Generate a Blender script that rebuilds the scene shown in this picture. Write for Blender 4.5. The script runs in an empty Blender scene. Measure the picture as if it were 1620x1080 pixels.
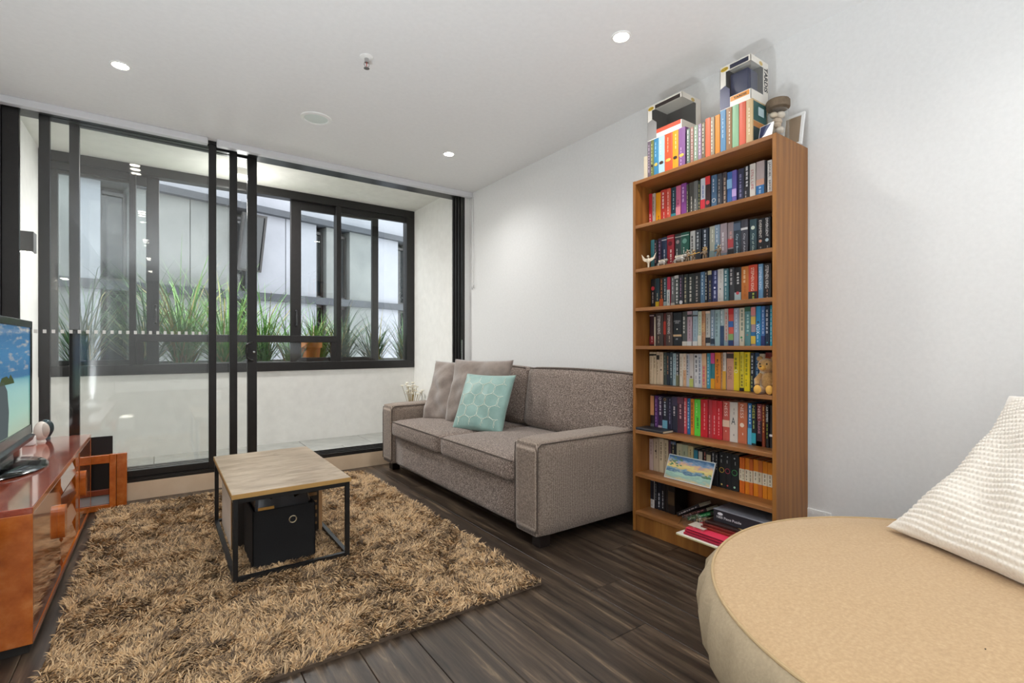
import bpy, bmesh, math, random
import numpy as np
from mathutils import Vector, Matrix, noise as mnoise
random.seed(7); RNG = np.random.default_rng(7)
SC = bpy.context.scene
COL = SC.collection
PI = math.pi

# ------------------------------------------------------------------ camera
F = 778.0; YAW = math.radians(35.5); CAMH = 1.06; HORIZON = 547.0
cam_d = bpy.data.cameras.new('camera'); cam = bpy.data.objects.new('camera', cam_d); COL.objects.link(cam)
cam.location = (0, 0, CAMH); cam.rotation_euler = (PI/2, 0, -YAW)
cam_d.sensor_width = 36.0; cam_d.lens = F/1620*36.0; cam_d.shift_y = 7.0/1620; cam_d.clip_start = 0.02
SC.camera = cam
# ------------------------------------------------------------------ world: bright overcast sky
w = bpy.data.worlds.new('overcast_sky'); SC.world = w; w.use_nodes = True
bg = w.node_tree.nodes['Background']; bg.inputs[0].default_value = (0.95, 0.98, 1.0, 1); bg.inputs[1].default_value = 3.4
# ------------------------------------------------------------------ exposure
SC.view_settings.view_transform = 'Standard'; SC.view_settings.look = 'None'
SC.view_settings.gamma = 1.0; SC.view_settings.use_curve_mapping = False
SC.view_settings.exposure = 0.52
SC.cycles.transparent_max_bounces = 48; SC.cycles.max_bounces = 16; SC.cycles.diffuse_bounces = 8   # three stacked glass panels and white walls
DOWNLIGHT_W = 24.0
FILL_W = 80.0
BALCONY_W = 32.0

CS, SN = math.cos(YAW), math.sin(YAW)
def ratio(px):
    t = (px-810)/F
    return (SN+CS*t)/(CS-SN*t)
def Y_at(px, X): return X/ratio(px)          # plan position on a plane of constant X
def X_at(px, Y): return Y*ratio(px)

# ------------------------------------------------------------------ materials
def lin(c): return c/12.92 if c <= 0.04045 else ((c+0.055)/1.055)**2.4
def H(h, k=1.0):
    return tuple(min(1.0, lin(int(h[i:i+2], 16)/255)*k) for i in (0, 2, 4)) + (1,)
MATS = {}
def nodes_of(m):
    m.use_nodes = True
    nt = m.node_tree
    return nt, nt.nodes, nt.links, nt.nodes['Principled BSDF']
def plain(hexc, rough=0.5, metal=0.0, spec=0.5, k=1.0):
    key = (hexc, rough, metal, spec, k)
    if key in MATS: return MATS[key]
    m = bpy.data.materials.new('paint_'+hexc); nt, N, L, b = nodes_of(m)
    b.inputs['Roughness'].default_value = rough; b.inputs['Metallic'].default_value = metal
    b.inputs['Specular IOR Level'].default_value = spec
    tc = N.new('ShaderNodeTexCoord'); no = N.new('ShaderNodeTexNoise'); no.inputs['Scale'].default_value = 40
    mx = N.new('ShaderNodeMix'); mx.data_type = 'RGBA'
    c = H(hexc, k); mx.inputs[6].default_value = tuple(v*0.93 for v in c[:3])+(1,); mx.inputs[7].default_value = c
    L.new(tc.outputs['Object'], no.inputs['Vector']); L.new(no.outputs[0], mx.inputs[0]); L.new(mx.outputs[2], b.inputs['Base Color'])
    MATS[key] = m; return m
def textured(name, stops, scale=(1, 1, 1), nscale=5.0, detail=4.0, rough=0.5, bump=0.0, bscale=None, dist=0.0, metal=0.0,
             spec=0.5, coat=0.0, rand=0.0, wave=None, coord='Object', sheen=0.0, distortion=0.0):
    """noise -> colour ramp, with optional wave for ribs/grain, bump and a per-object brightness change"""
    m = bpy.data.materials.new(name); nt, N, L, b = nodes_of(m)
    tc = N.new('ShaderNodeTexCoord'); mp = N.new('ShaderNodeMapping'); mp.inputs['Scale'].default_value = scale
    L.new(tc.outputs[coord], mp.inputs['Vector']); vec = mp.outputs[0]
    if rand:
        oi = N.new('ShaderNodeObjectInfo'); ad = N.new('ShaderNodeVectorMath'); ad.operation = 'ADD'
        ml = N.new('ShaderNodeMath'); ml.operation = 'MULTIPLY'; ml.inputs[1].default_value = 37.0
        L.new(oi.outputs['Random'], ml.inputs[0]); L.new(vec, ad.inputs[0]); L.new(ml.outputs[0], ad.inputs[1]); vec = ad.outputs[0]
    no = N.new('ShaderNodeTexNoise'); no.inputs['Scale'].default_value = nscale; no.inputs['Detail'].default_value = detail
    no.inputs['Roughness'].default_value = 0.6; no.inputs['Distortion'].default_value = distortion
    L.new(vec, no.inputs['Vector']); fac = no.outputs[0]
    if wave:
        wv = N.new('ShaderNodeTexWave'); wv.bands_direction = wave[0]; wv.inputs['Scale'].default_value = wave[1]
        wv.inputs['Distortion'].default_value = wave[2]; wv.inputs['Detail'].default_value = 2.0
        L.new(vec, wv.inputs['Vector'])
        mm = N.new('ShaderNodeMix'); mm.inputs[0].default_value = wave[3]
        L.new(no.outputs[0], mm.inputs[2]); L.new(wv.outputs['Fac'], mm.inputs[3]); fac = mm.outputs[0]
    rp = N.new('ShaderNodeValToRGB'); el = rp.color_ramp.elements
    while len(el) < len(stops): el.new(0.5)
    for e, (p, c) in zip(el, stops): e.position = p; e.color = H(c)
    L.new(fac, rp.inputs[0]); colour = rp.outputs[0]
    if rand:
        hs = N.new('ShaderNodeHueSaturation'); mr = N.new('ShaderNodeMapRange')
        mr.inputs[3].default_value = 1-rand; mr.inputs[4].default_value = 1+rand
        L.new(oi.outputs['Random'], mr.inputs[0]); L.new(mr.outputs[0], hs.inputs['Value']); L.new(colour, hs.inputs['Color']); colour = hs.outputs[0]
    L.new(colour, b.inputs['Base Color'])
    b.inputs['Roughness'].default_value = rough; b.inputs['Metallic'].default_value = metal
    b.inputs['Specular IOR Level'].default_value = spec; b.inputs['Coat Weight'].default_value = coat
    b.inputs['Coat Roughness'].default_value = 0.06; b.inputs['Sheen Weight'].default_value = sheen
    if bump:
        bp = N.new('ShaderNodeBump'); bp.inputs['Strength'].default_value = bump; bp.inputs['Distance'].default_value = dist or 0.004
        if bscale:
            n2 = N.new('ShaderNodeTexNoise'); n2.inputs['Scale'].default_value = bscale; n2.inputs['Detail'].default_value = 3
            L.new(vec, n2.inputs['Vector']); L.new(n2.outputs[0], bp.inputs['Height'])
        else: L.new(fac, bp.inputs['Height'])
        L.new(bp.outputs[0], b.inputs['Normal'])
    return m
def emission(name, col, strength):
    m = bpy.data.materials.new(name); m.use_nodes = True; N = m.node_tree.nodes; L = m.node_tree.links
    N.remove(N['Principled BSDF']); e = N.new('ShaderNodeEmission'); e.inputs[0].default_value = col; e.inputs[1].default_value = strength
    L.new(e.outputs[0], N['Material Output'].inputs[0]); return m
def glass(name, tint, refl=1.0, rough=0.0):
    m = bpy.data.materials.new(name); m.use_nodes = True; N = m.node_tree.nodes; L = m.node_tree.links
    N.remove(N['Principled BSDF'])
    t = N.new('ShaderNodeBsdfTransparent'); t.inputs[0].default_value = tint
    g = N.new('ShaderNodeBsdfGlossy'); g.inputs['Roughness'].default_value = rough; g.inputs[0].default_value = (refl, refl, refl, 1)
    # Schlick reflectance for a thin pane (same on both faces): 0.04 + 0.96 (1-|n.i|)^5
    ge = N.new('ShaderNodeNewGeometry'); dt = N.new('ShaderNodeVectorMath'); dt.operation = 'DOT_PRODUCT'; L.new(ge.outputs['Normal'], dt.inputs[0]); L.new(ge.outputs['Incoming'], dt.inputs[1])
    def mth(op, a, b):
        q = N.new('ShaderNodeMath'); q.operation = op
        for k, v in ((0, a), (1, b)):
            if isinstance(v, (int, float)): q.inputs[k].default_value = v
            elif v is not None: L.new(v, q.inputs[k])
        return q.outputs[0]
    ab = mth('ABSOLUTE', dt.outputs['Value'], None); f_ = mth('MULTIPLY_ADD', mth('POWER', mth('SUBTRACT', 1.0, ab), 5.0), 0.96); f_.node.inputs[2].default_value = 0.03
    mx = N.new('ShaderNodeMixShader'); L.new(f_, mx.inputs[0]); L.new(t.outputs[0], mx.inputs[1]); L.new(g.outputs[0], mx.inputs[2])
    L.new(mx.outputs[0], N['Material Output'].inputs[0]); return m

M = {}
M['wall'] = textured('white_wall_paint', [(0.3, 'dfdfde'), (0.7, 'e4e4e3')], nscale=60, rough=0.75, bump=0.05, dist=0.001)
M['ceiling'] = textured('white_ceiling_paint', [(0.3, 'e9e9e9'), (0.7, 'ededed')], nscale=40, rough=0.85)
M['balc_wall'] = textured('balcony_render', [(0.3, 'e2e1dd'), (0.7, 'eae9e5')], nscale=12, rough=0.8, bump=0.15, bscale=180, dist=0.002)
M['balc_ceil'] = textured('balcony_ceiling_render', [(0.3, 'e6e5df'), (0.7, 'f0efe9')], nscale=10, rough=0.9, bump=0.3, bscale=120, dist=0.003)
M['tile'] = textured('grey_floor_tile', [(0.3, '8b8c88'), (0.7, '9e9e99')], nscale=8, rough=0.5, rand=0.05)
M['alu'] = textured('black_aluminium', [(0.3, '1b1a1a'), (0.7, '232121')], nscale=30, rough=0.35)
M['pelmet'] = plain('dfe0e4', 0.4)
M['riser'] = textured('beige_stone_riser', [(0.3, 'd8bfa0'), (0.7, 'e2ccb0')], nscale=6, rough=0.5)
M['plank'] = textured('dark_oak_plank', [(0.30, '231c17'), (0.48, '3d3229'), (0.62, '544639'), (0.74, '86725b')], scale=(16, 1.0, 16), nscale=3.0, detail=9,
                      rough=0.33, bump=0.25, dist=0.002, rand=0.2, wave=('X', 0.25, 9.0, 0.12), distortion=0.7)
M['floor_sub'] = plain('15110e', 0.7)
M['case'] = textured('brown_oak_veneer_upright', [(0.25, '7d4d20'), (0.5, '8f5c28'), (0.75, 'a26d34')], scale=(14, 14, 1.1), nscale=2.4, detail=6, rough=0.42,
                     bump=0.08, wave=('X', 0.5, 9.0, 0.22), distortion=0.9)
M['shelf'] = textured('brown_oak_veneer_shelf', [(0.25, '7f522a'), (0.5, '946236'), (0.75, 'a67242')], scale=(14, 1.1, 14), nscale=2.4, detail=6, rough=0.4,
                      bump=0.06, wave=('X', 1.2, 5.0, 0.3))
M['case_back'] = textured('brown_hardboard_back', [(0.3, '5a3a22'), (0.7, '6a4529')], nscale=10, rough=0.6)
M['sofa'] = textured('taupe_woven_upholstery', [(0.34, '50443d'), (0.5, '7a6c63'), (0.66, 'ad9d92')], nscale=150, detail=3, rough=0.95, bump=0.6, dist=0.003, sheen=0.2, spec=0.15)
M['sofa_rib'] = textured('taupe_ribbed_upholstery', [(0.3, '594c43'), (0.5, '85766a'), (0.7, 'b1a193')], nscale=150, detail=3, rough=0.95, bump=0.7, dist=0.003,
                         wave=('X', 50, 0.0, 0.3), sheen=0.2, spec=0.15)
M['sofa_pipe'] = plain('574c45', 0.9)
M['brown_pillow'] = textured('mushroom_velvet', [(0.3, '786b63'), (0.7, '8f8177')], nscale=14, rough=0.8, bump=0.3, bscale=30, dist=0.006, sheen=0.6)
M['teal_pillow'] = textured('pale_teal_satin', [(0.3, '7d9f98'), (0.7, '8fb0a8')], nscale=14, rough=0.5, bump=0.25, bscale=22, dist=0.006, sheen=0.4)
M['stitch'] = plain('dbe2d4', 0.6)
M['feet'] = plain('1d1512', 0.4)
M['table_top'] = textured('rustic_oak_laminate', [(0.28, '86735c'), (0.45, '9f8b73'), (0.6, 'b09d85'), (0.75, 'beae98')], scale=(2.5, 8, 9), nscale=2.6, detail=9, rough=0.38,
                          bump=0.1, wave=('Y', 0.3, 8, 0.06), distortion=0.8)
M['table_edge'] = plain('b08a50', 0.5)
M['black_metal'] = textured('black_powder_coat', [(0.3, '141415'), (0.7, '1c1d1f')], nscale=90, rough=0.38)
M['felt'] = textured('black_felt', [(0.3, '0f0f10'), (0.7, '1c1c1e')], nscale=300, rough=0.95, bump=0.3, dist=0.001)
M['card'] = plain('b78f62', 0.8)
M['white_card'] = plain('e6e0d5', 0.6)
M['black_gloss'] = plain('0c0c0e', 0.12)
M['teak'] = textured('orange_teak', [(0.25, 'a04c12'), (0.5, 'ba6220'), (0.75, 'cb7833')], scale=(8, 0.9, 8), nscale=3, detail=6, rough=0.25, coat=0.5, wave=('Z', 0.35, 3, 0.12))
M['teak_door'] = textured('polished_red_teak', [(0.25, '8a3f16'), (0.5, 'a5521f'), (0.75, 'b9672e')], scale=(8, 0.9, 8), nscale=2.5, detail=6, rough=0.1, coat=1.0, wave=('Z', 0.35, 3, 0.12))
M['teak_top'] = textured('polished_red_swirl_veneer', [(0.3, '7c2d1d'), (0.5, '9a4630'), (0.72, 'b56a52')], scale=(5, 1.4, 5), nscale=2.2, detail=6, rough=0.12, coat=0.8, distortion=1.6)
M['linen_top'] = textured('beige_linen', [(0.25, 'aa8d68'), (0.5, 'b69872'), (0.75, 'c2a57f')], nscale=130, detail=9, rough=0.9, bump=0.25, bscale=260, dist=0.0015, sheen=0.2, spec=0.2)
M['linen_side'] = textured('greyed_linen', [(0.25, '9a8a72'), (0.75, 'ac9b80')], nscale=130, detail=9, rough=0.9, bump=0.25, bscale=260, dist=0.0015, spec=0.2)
M['cord'] = textured('cream_corduroy', [(0.3, 'dad2c6'), (0.7, 'ece6dc')], nscale=160, rough=0.95, bump=0.25, dist=0.001, sheen=0.5)
M['dark_wood'] = textured('weathered_brown_wood', [(0.3, '5c4a38'), (0.7, '7b6550')], scale=(3, 3, 12), nscale=4, rough=0.55)
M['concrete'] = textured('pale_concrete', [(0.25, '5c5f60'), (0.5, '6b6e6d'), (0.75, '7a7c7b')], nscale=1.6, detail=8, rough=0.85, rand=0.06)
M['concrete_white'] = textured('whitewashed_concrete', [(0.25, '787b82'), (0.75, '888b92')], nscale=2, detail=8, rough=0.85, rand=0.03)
M['slab'] = textured('dark_grey_slab', [(0.3, '2c3036'), (0.7, '373b42')], nscale=4, rough=0.7)
M['dark_glass'] = plain('1e2326', 0.08)
M['soil'] = textured('planter_soil', [(0.3, '2c2319'), (0.7, '4a3c2c')], nscale=30, rough=1.0, bump=0.6, dist=0.02)
M['stone'] = textured('grey_stone', [(0.3, '6d6a66'), (0.7, '928e88')], nscale=8, rough=0.9)
M['pane'] = glass('clear_door_glass', (0.985, 0.99, 0.988, 1))
M['wpane'] = glass('grey_window_glass', (0.955, 0.97, 0.97, 1))
M['lens'] = emission('warm_lamp_lens', (1.0, 0.93, 0.80, 1), 30.0)
M['white_gloss'] = plain('f2f2f0', 0.3)
M['chrome'] = plain('c9c9c9', 0.15, 1.0)
M['paper'] = textured('book_pages', [(0.3, 'cfc2a6'), (0.7, 'e2d8c0')], scale=(1, 60, 1), nscale=10, rough=0.9)

# ------------------------------------------------------------------ mesh helpers
class MB:
    def __init__(s): s.v = []; s.f = []
    def add(s, vs, fs):
        o = len(s.v); s.v += [tuple(p) for p in vs]; s.f += [tuple(i+o for i in f) for f in fs]; return s
    def box(s, x0, x1, y0, y1, z0, z1, mat=None):
        vs = [(x, y, z) for z in (z0, z1) for x, y in ((x0, y0), (x1, y0), (x1, y1), (x0, y1))]
        if mat: vs = [mat @ Vector(p) for p in vs]
        return s.add(vs, [(3, 2, 1, 0), (4, 5, 6, 7), (0, 1, 5, 4), (1, 2, 6, 5), (2, 3, 7, 6), (3, 0, 4, 7)])
    def bbox(s, x0, x1, y0, y1, z0, z1, r=0.004, seg=2, mat=None):
        bm = bmesh.new(); bmesh.ops.create_cube(bm, size=1)
        for v in bm.verts:
            v.co = Vector(((x0+x1)/2+v.co.x*(x1-x0), (y0+y1)/2+v.co.y*(y1-y0), (z0+z1)/2+v.co.z*(z1-z0)))
        r = min(r, 0.45*min(abs(x1-x0), abs(y1-y0), abs(z1-z0)))
        bmesh.ops.bevel(bm, geom=bm.edges[:], offset=r, segments=seg, affect='EDGES', profile=0.5)
        bm.verts.index_update()
        vs = [(mat @ v.co) if mat else v.co.copy() for v in bm.verts]; fs = [[v.index for v in f.verts] for f in bm.faces]; bm.free()
        return s.add(vs, fs)
    def prism(s, pts, z0, z1, axis='z', mat=None):
        """extrude a 2-D outline; axis z: pts=(x,y); axis x: pts=(y,z); axis y: pts=(x,z)"""
        n = len(pts)
        def P(p, h): return {'z': (p[0], p[1], h), 'x': (h, p[0], p[1]), 'y': (p[0], h, p[1])}[axis]
        vs = [P(p, z0) for p in pts]+[P(p, z1) for p in pts]
        if mat: vs = [mat @ Vector(p) for p in vs]
        fs = [tuple(range(n-1, -1, -1)), tuple(range(n, 2*n))]+[(i, (i+1) % n, n+(i+1) % n, n+i) for i in range(n)]
        return s.add(vs, fs)
    def lathe(s, prof, c=(0, 0, 0), n=24, sx=1, sy=1, mat=None):
        vs = []; fs = []; k = len(prof)
        for i in range(n):
            a = 2*PI*i/n
            for r, z in prof: vs.append(Vector((c[0]+r*math.cos(a)*sx, c[1]+r*math.sin(a)*sy, c[2]+z)))
        if mat: vs = [mat @ p for p in vs]
        for i in range(n):
            j = (i+1) % n
            for q in range(k-1): fs.append((i*k+q, j*k+q, j*k+q+1, i*k+q+1))
        fs.append(tuple(i*k for i in range(n-1, -1, -1))); fs.append(tuple(i*k+k-1 for i in range(n)))
        return s.add(vs, fs)
    def ball(s, c, r, n=12, m=8, mat=None):
        rx, ry, rz = r if isinstance(r, tuple) else (r, r, r)
        vs = [Vector((0, 0, rz))]; fs = []
        for i in range(1, m):
            t = PI*i/m
            for j in range(n):
                a = 2*PI*j/n; vs.append(Vector((rx*math.sin(t)*math.cos(a), ry*math.sin(t)*math.sin(a), rz*math.cos(t))))
        vs.append(Vector((0, 0, -rz)))
        if mat: vs = [mat @ p for p in vs]
        vs = [p+Vector(c) for p in vs]
        for j in range(n): fs.append((0, 1+j, 1+(j+1) % n))
        for i in range(m-2):
            for j in range(n):
                a = 1+i*n+j; b = 1+i*n+(j+1) % n; fs.append((a, a+n, b+n, b))
        e = len(vs)-1; o = 1+(m-2)*n
        for j in range(n): fs.append((e, o+(j+1) % n, o+j))
        return s.add(vs, fs)
    def tube(s, pts, r, n=8, closed=False):
        pts = [Vector(p) for p in pts]; k = len(pts); rr = r if isinstance(r, (list, tuple)) else [r]*k
        vs = []; fs = []
        for i, p in enumerate(pts):
            d = (pts[(i+1) % k]-pts[i-1]) if closed else (pts[min(i+1, k-1)]-pts[max(i-1, 0)])
            d.normalize(); u = d.orthogonal() if abs(d.z) > 0.95 else Vector((0, 0, 1)).cross(d)
            u.normalize(); v = d.cross(u)
            for j in range(n):
                a = 2*PI*j/n; vs.append(p+(u*math.cos(a)+v*math.sin(a))*rr[i])
        for i in range(k if closed else k-1):
            for j in range(n):
                a = i*n+j; b = i*n+(j+1) % n; c = ((i+1) % k)*n+(j+1) % n; d = ((i+1) % k)*n+j; fs.append((a, b, c, d))
        if not closed:
            fs.append(tuple(range(n-1, -1, -1))); fs.append(tuple((k-1)*n+j for j in range(n)))
        return s.add(vs, fs)
    def xf(s, m): s.v = [tuple(m @ Vector(p)) for p in s.v]; return s

def mesh_obj(name, mb, mat, parent=None, smooth=False, loc=None, fix=False):
    me = bpy.data.meshes.new(name)
    v = mb.v
    me.from_pydata(v, [], mb.f)
    if fix:
        bm = bmesh.new(); bm.from_mesh(me); bmesh.ops.remove_doubles(bm, verts=bm.verts, dist=1e-5); bmesh.ops.recalc_face_normals(bm, faces=bm.faces); bm.to_mesh(me); bm.free()
    if smooth:
        me.polygons.foreach_set('use_smooth', [True]*len(me.polygons))
        if smooth != 'all':
            try: me.set_sharp_from_angle(angle=math.radians(40))
            except Exception: pass
    if mat: me.materials.append(mat)
    me.update()
    o = bpy.data.objects.new(name, me); COL.objects.link(o)
    if parent: o.parent = parent
    if loc: o.location = loc
    return o
def tag(o, label, cat=None, group=None, kind=None):
    o['label'] = label
    if cat: o['category'] = cat
    if group: o['group'] = group
    if kind: o['kind'] = kind
    return o
def thing(name, label, cat, loc=(0, 0, 0), rz=0.0, group=None, kind=None):
    o = bpy.data.objects.new(name, None); COL.objects.link(o); o.location = loc; o.rotation_euler = (0, 0, rz); o.empty_display_size = 0.05
    return tag(o, label, cat, group, kind)
def wpart(root, name, mb, mat, smooth=False, fix=False):
    """part given in world coordinates under an unrotated root"""
    l = root.location; mb.v = [(x-l.x, y-l.y, z-l.z) for x, y, z in mb.v]
    return mesh_obj(name, mb, mat, root, smooth, fix=fix)
def soft_box(sx, sy, sz, r, n=10, puff=(0, 0, 0)):
    """rounded, slightly stuffed box centred on the origin"""
    bm = bmesh.new(); bmesh.ops.create_cube(bm, size=2); bmesh.ops.subdivide_edges(bm, edges=bm.edges[:], cuts=n, use_grid_fill=True)
    h = Vector((sx/2, sy/2, sz/2))
    for v in bm.verts:
        u = v.co.copy(); p = Vector((u.x*h.x, u.y*h.y, u.z*h.z))
        q = Vector([max(-h[i]+r, min(h[i]-r, p[i])) for i in range(3)]); d = p-q
        if d.length > 1e-9: d = d.normalized()*r
        p = q+d
        for i in range(3):
            j, k = (i+1) % 3, (i+2) % 3
            p[i] += u[i]*puff[i]*(1-u[j]**2)*(1-u[k]**2)
        v.co = p
    bm.verts.index_update(); mb = MB(); mb.add([v.co.copy() for v in bm.verts], [[v.index for v in f.verts] for f in bm.faces]); bm.free(); return mb
def pillow(a, b, T, n=28, pinch=(0.05, 0.05), seed=0, wr=0.006, ribs=None):
    """square scatter cushion in local x,y with thickness along z"""
    vs = []; fs = []; k = n+1
    for s in (1, -1):
        for i in range(k):
            for j in range(k):
                u = -1+2*i/n; v = -1+2*j/n
                x = a*u*(1-pinch[0]*(1-v*v)); y = b*v*(1-pinch[1]*(1-u*u))
                e = max(0.0, (1-u*u)*(1-v*v)); z = T*e**0.42
                nz = mnoise.noise(Vector((x*9+seed, y*9, s*3.1)))*wr*4*e**0.3 + wr*2*math.sin(6*u+3*v+seed)*e**0.5
                z += nz
                if ribs:
                    br = 0.5+0.5*math.cos(2*PI*y/ribs[0]+0.5*math.sin(7*x)); bc = 0.72+0.28*math.cos(2*PI*x/ribs[1])
                    z += ribs[2]*(math.sqrt(br)*bc)*min(1, e*14)
                vs.append((x, y, s*z))
    for s in (0, 1):
        for i in range(n):
            for j in range(n):
                q = [s*k*k+i*k+j, s*k*k+(i+1)*k+j, s*k*k+(i+1)*k+j+1, s*k*k+i*k+j+1]; fs.append(q if s == 0 else q[::-1])
    m = MB(); m.add(vs, fs); return m
TXT = {}
def text_pts(s, bold=0.0):
    if s in TXT: return TXT[s]
    c = bpy.data.curves.new('lettering', 'FONT'); c.body = s; c.resolution_u = 2; c.offset = bold; o = bpy.data.objects.new('lettering', c); COL.objects.link(o)
    bpy.context.view_layer.update()
    me = bpy.data.meshes.new_from_object(o.evaluated_get(bpy.context.evaluated_depsgraph_get()))
    vs = [v.co.copy() for v in me.vertices]; fs = [tuple(p.vertices) for p in me.polygons]
    COL.objects.unlink(o); bpy.data.objects.remove(o); bpy.data.curves.remove(c); bpy.data.meshes.remove(me)
    x0 = min(p.x for p in vs); x1 = max(p.x for p in vs); y0 = min(p.y for p in vs); y1 = max(p.y for p in vs)
    TXT[s] = ([((p.x-x0)/(x1-x0), (p.y-y0)/(y1-y0)) for p in vs], fs); return TXT[s]
def text_mb(s, org, ux, uy, bold=0.0):
    """flat lettering: unit text square mapped to origin + u*ux + v*uy"""
    p, f = text_pts(s, bold); o, ux, uy = Vector(org), Vector(ux), Vector(uy); m = MB(); m.add([o+ux*a+uy*b for a, b in p], f); return m

# ================================================================== THE ROOM
ZC = 2.58; XR = 2.52; XL = -0.86; YB = -5.6; YG = 4.27
def struct(name, mb, mat, label, parent=None):
    o = mesh_obj(name, mb, mat, parent)
    if not parent: tag(o, label, None, None, 'structure')
    return o
def sthing(name, label, loc=(0, 0, 0), rz=0):
    return thing(name, label, None, loc, rz, None, 'structure') if False else _st(name, label, loc, rz)
def _st(name, label, loc, rz):
    o = bpy.data.objects.new(name, None); COL.objects.link(o); o.location = loc; o.rotation_euler = (0, 0, rz); o['label'] = label; o['kind'] = 'structure'; return o
floor = struct('floor', MB().box(XL, XR, YB, YG, -0.08, -0.016), M['floor_sub'], 'dark oak plank floor of the living room')
PW = 0.19; k0 = int((XL-1.51)/PW)-1
for k in range(k0, 8):
    x0 = max(XL, 1.51+PW*k); x1 = min(XR, 1.51+PW*(k+1))
    if x1-x0 < 0.01: continue
    y = 1.535-1.9*3 if k == 0 else YB-random.uniform(0, 1.8)
    while y < YG:
        ye = y+1.9; a = max(YB, y); b = min(YG, ye)
        if b-a > 0.02:
            g = 0.0012; mb = MB(); cx, cy = (x0+x1)/2, (a+b)/2; hx, hy = (x1-x0)/2-g, (b-a)/2-g; c = 0.0015
            mb.add([(-hx, -hy, -0.015), (hx, -hy, -0.015), (hx, hy, -0.015), (-hx, hy, -0.015), (-hx, -hy, -c), (hx, -hy, -c), (hx, hy, -c), (-hx, hy, -c),
                    (-hx+c, -hy+c, 0), (hx-c, -hy+c, 0), (hx-c, hy-c, 0), (-hx+c, hy-c, 0)],
                   [(0, 1, 5, 4), (1, 2, 6, 5), (2, 3, 7, 6), (3, 0, 4, 7), (4, 5, 9, 8), (5, 6, 10, 9), (6, 7, 11, 10), (7, 4, 8, 11), (8, 9, 10, 11)])
            mesh_obj('plank', mb, M['plank'], floor, loc=(cx, cy, 0))
        y = ye
struct('wall_right', MB().box(XR, XR+0.15, YB, YG, -0.08, ZC+0.2), M['wall'], 'plain white wall behind the sofa and bookcase')
struct('wall_left', MB().box(XL-0.15, XL, YB, YG+0.2, -0.08, ZC+0.2), M['wall'], 'white wall behind the television sideboard')
struct('wall_back', MB().box(XL-0.15, XR+0.15, YB-0.15, YB, -0.08, ZC+0.2), M['wall'], 'white wall at the far end of the room')
struct('ceiling', MB().box(XL-0.15, XR+0.15, YB-0.15, YG, ZC, ZC+0.2), M['ceiling'], 'flat white ceiling with recessed downlights')
struct('trim_1', MB().box(XL, XR, YG-0.01, 4.48, -0.08, 0.122), M['riser'], 'beige stone step under the sliding doors')
struct('trim_2', MB().bbox(XL, X_at(329, 4.22), 4.20, 4.255, 2.533, ZC, 0.006), M['pelmet'], 'white blind pelmet over the left glass panels')
struct('trim_3', MB().bbox(X_at(343, 4.22), XR, 4.20, 4.255, 2.533, ZC, 0.006), M['pelmet'], 'white blind pelmet over the open doorway')
# the door frame
d1 = _st('door_1', 'black aluminium frame of the balcony sliding doors', (0.8, 4.36, 0.12), 0)
wpart(d1, 'head_track', MB().box(XL, 2.47, 4.262, 4.47, 2.56, ZC+0.1), M['alu'])
s = MB().box(XL, 2.47, 4.262, 4.47, 0.122, 0.140)
for y in (4.272, 4.332, 4.392, 4.452): s.box(XL, 2.47, y-0.004, y+0.004, 0.140, 0.152)
wpart(d1, 'sill_track', s, M['alu'])
wpart(d1, 'jamb', MB().box(XL, -0.80, 4.262, 4.47, 0.14, 2.56), M['alu'])
s = MB().box(2.446, 2.462, 4.262, 4.47, 0.14, 2.56)
for y in (4.272, 4.332, 4.392, 4.452): s.box(2.434, 2.446, y-0.008, y+0.008, 0.14, 2.56)
wpart(d1, 'jamb', s, M['alu'])
wpart(d1, 'latch_plate', MB().box(2.430, 2.434, 4.262, 4.280, 0.86, 1.12), M['chrome'])
struct('wall_far', MB().box(2.462, XR+0.15, YG-0.006, 4.48, -0.08, ZC+0.2), M['wall'], 'white return beside the right door jamb')
def door_panel(name, label, y, xa, xb, wl, wr, ztop=2.56, handle=False, dots=None):
    r = _st(name, label, ((xa+xb)/2, y, 0.15), 0); t = 0.021
    wpart(r, 'stile', MB().bbox(xa, xa+wl, y-t, y+t, 0.15, ztop, 0.003), M['alu'])
    wpart(r, 'stile', MB().bbox(xb-wr, xb, y-t, y+t, 0.15, ztop, 0.003), M['alu'])
    wpart(r, 'bottom_rail', MB().bbox(xa+wl, xb-wr, y-t, y+t, 0.152, 0.200, 0.003), M['alu'])
    wpart(r, 'top_rail', MB().bbox(xa+wl, xb-wr, y-t, y+t, 2.545, 2.56, 0.003), M['alu'])
    wpart(r, 'pane', MB().box(xa+wl-0.005, xb-wr+0.005, y-0.003, y+0.003, 0.195, 2.548), M['pane'])
    if dots:
        m = MB(); x = dots[0]
        while x < dots[1]: m.box(x, x+0.017, y-0.0045, y-0.0035, 1.142, 1.165); x += 0.042
        q = wpart(r, 'safety_markers', m, plain('e8e8e4', 0.5)); q['label'] = 'row of small white safety squares'
    if handle:
        xh = xb-wr/2; yy = y-t
        pts = [(xh, yy, 0.945), (xh-0.02, yy-0.028, 0.948), (xh-0.042, yy-0.036, 0.965), (xh-0.046, yy-0.037, 1.0), (xh-0.046, yy-0.037, 1.04), (xh-0.042, yy-0.036, 1.068), (xh-0.02, yy-0.028, 1.085), (xh, yy, 1.088)]
        hd = wpart(r, 'handle', MB().tube(pts, 0.009, 10), M['alu'], True)
        wpart(r, 'lock_cylinder', MB().lathe([(0.0, 0), (0.009, 0.0), (0.009, 0.008), (0.004, 0.01), (0, 0.01)], n=12, mat=Matrix.Translation((xh+0.012, yy+0.001, 1.01)) @ Matrix.Rotation(PI/2, 4, 'X')), M['chrome'])
    return r
def sx(a, b, y): return X_at(a, y), X_at(b, y)
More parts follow.
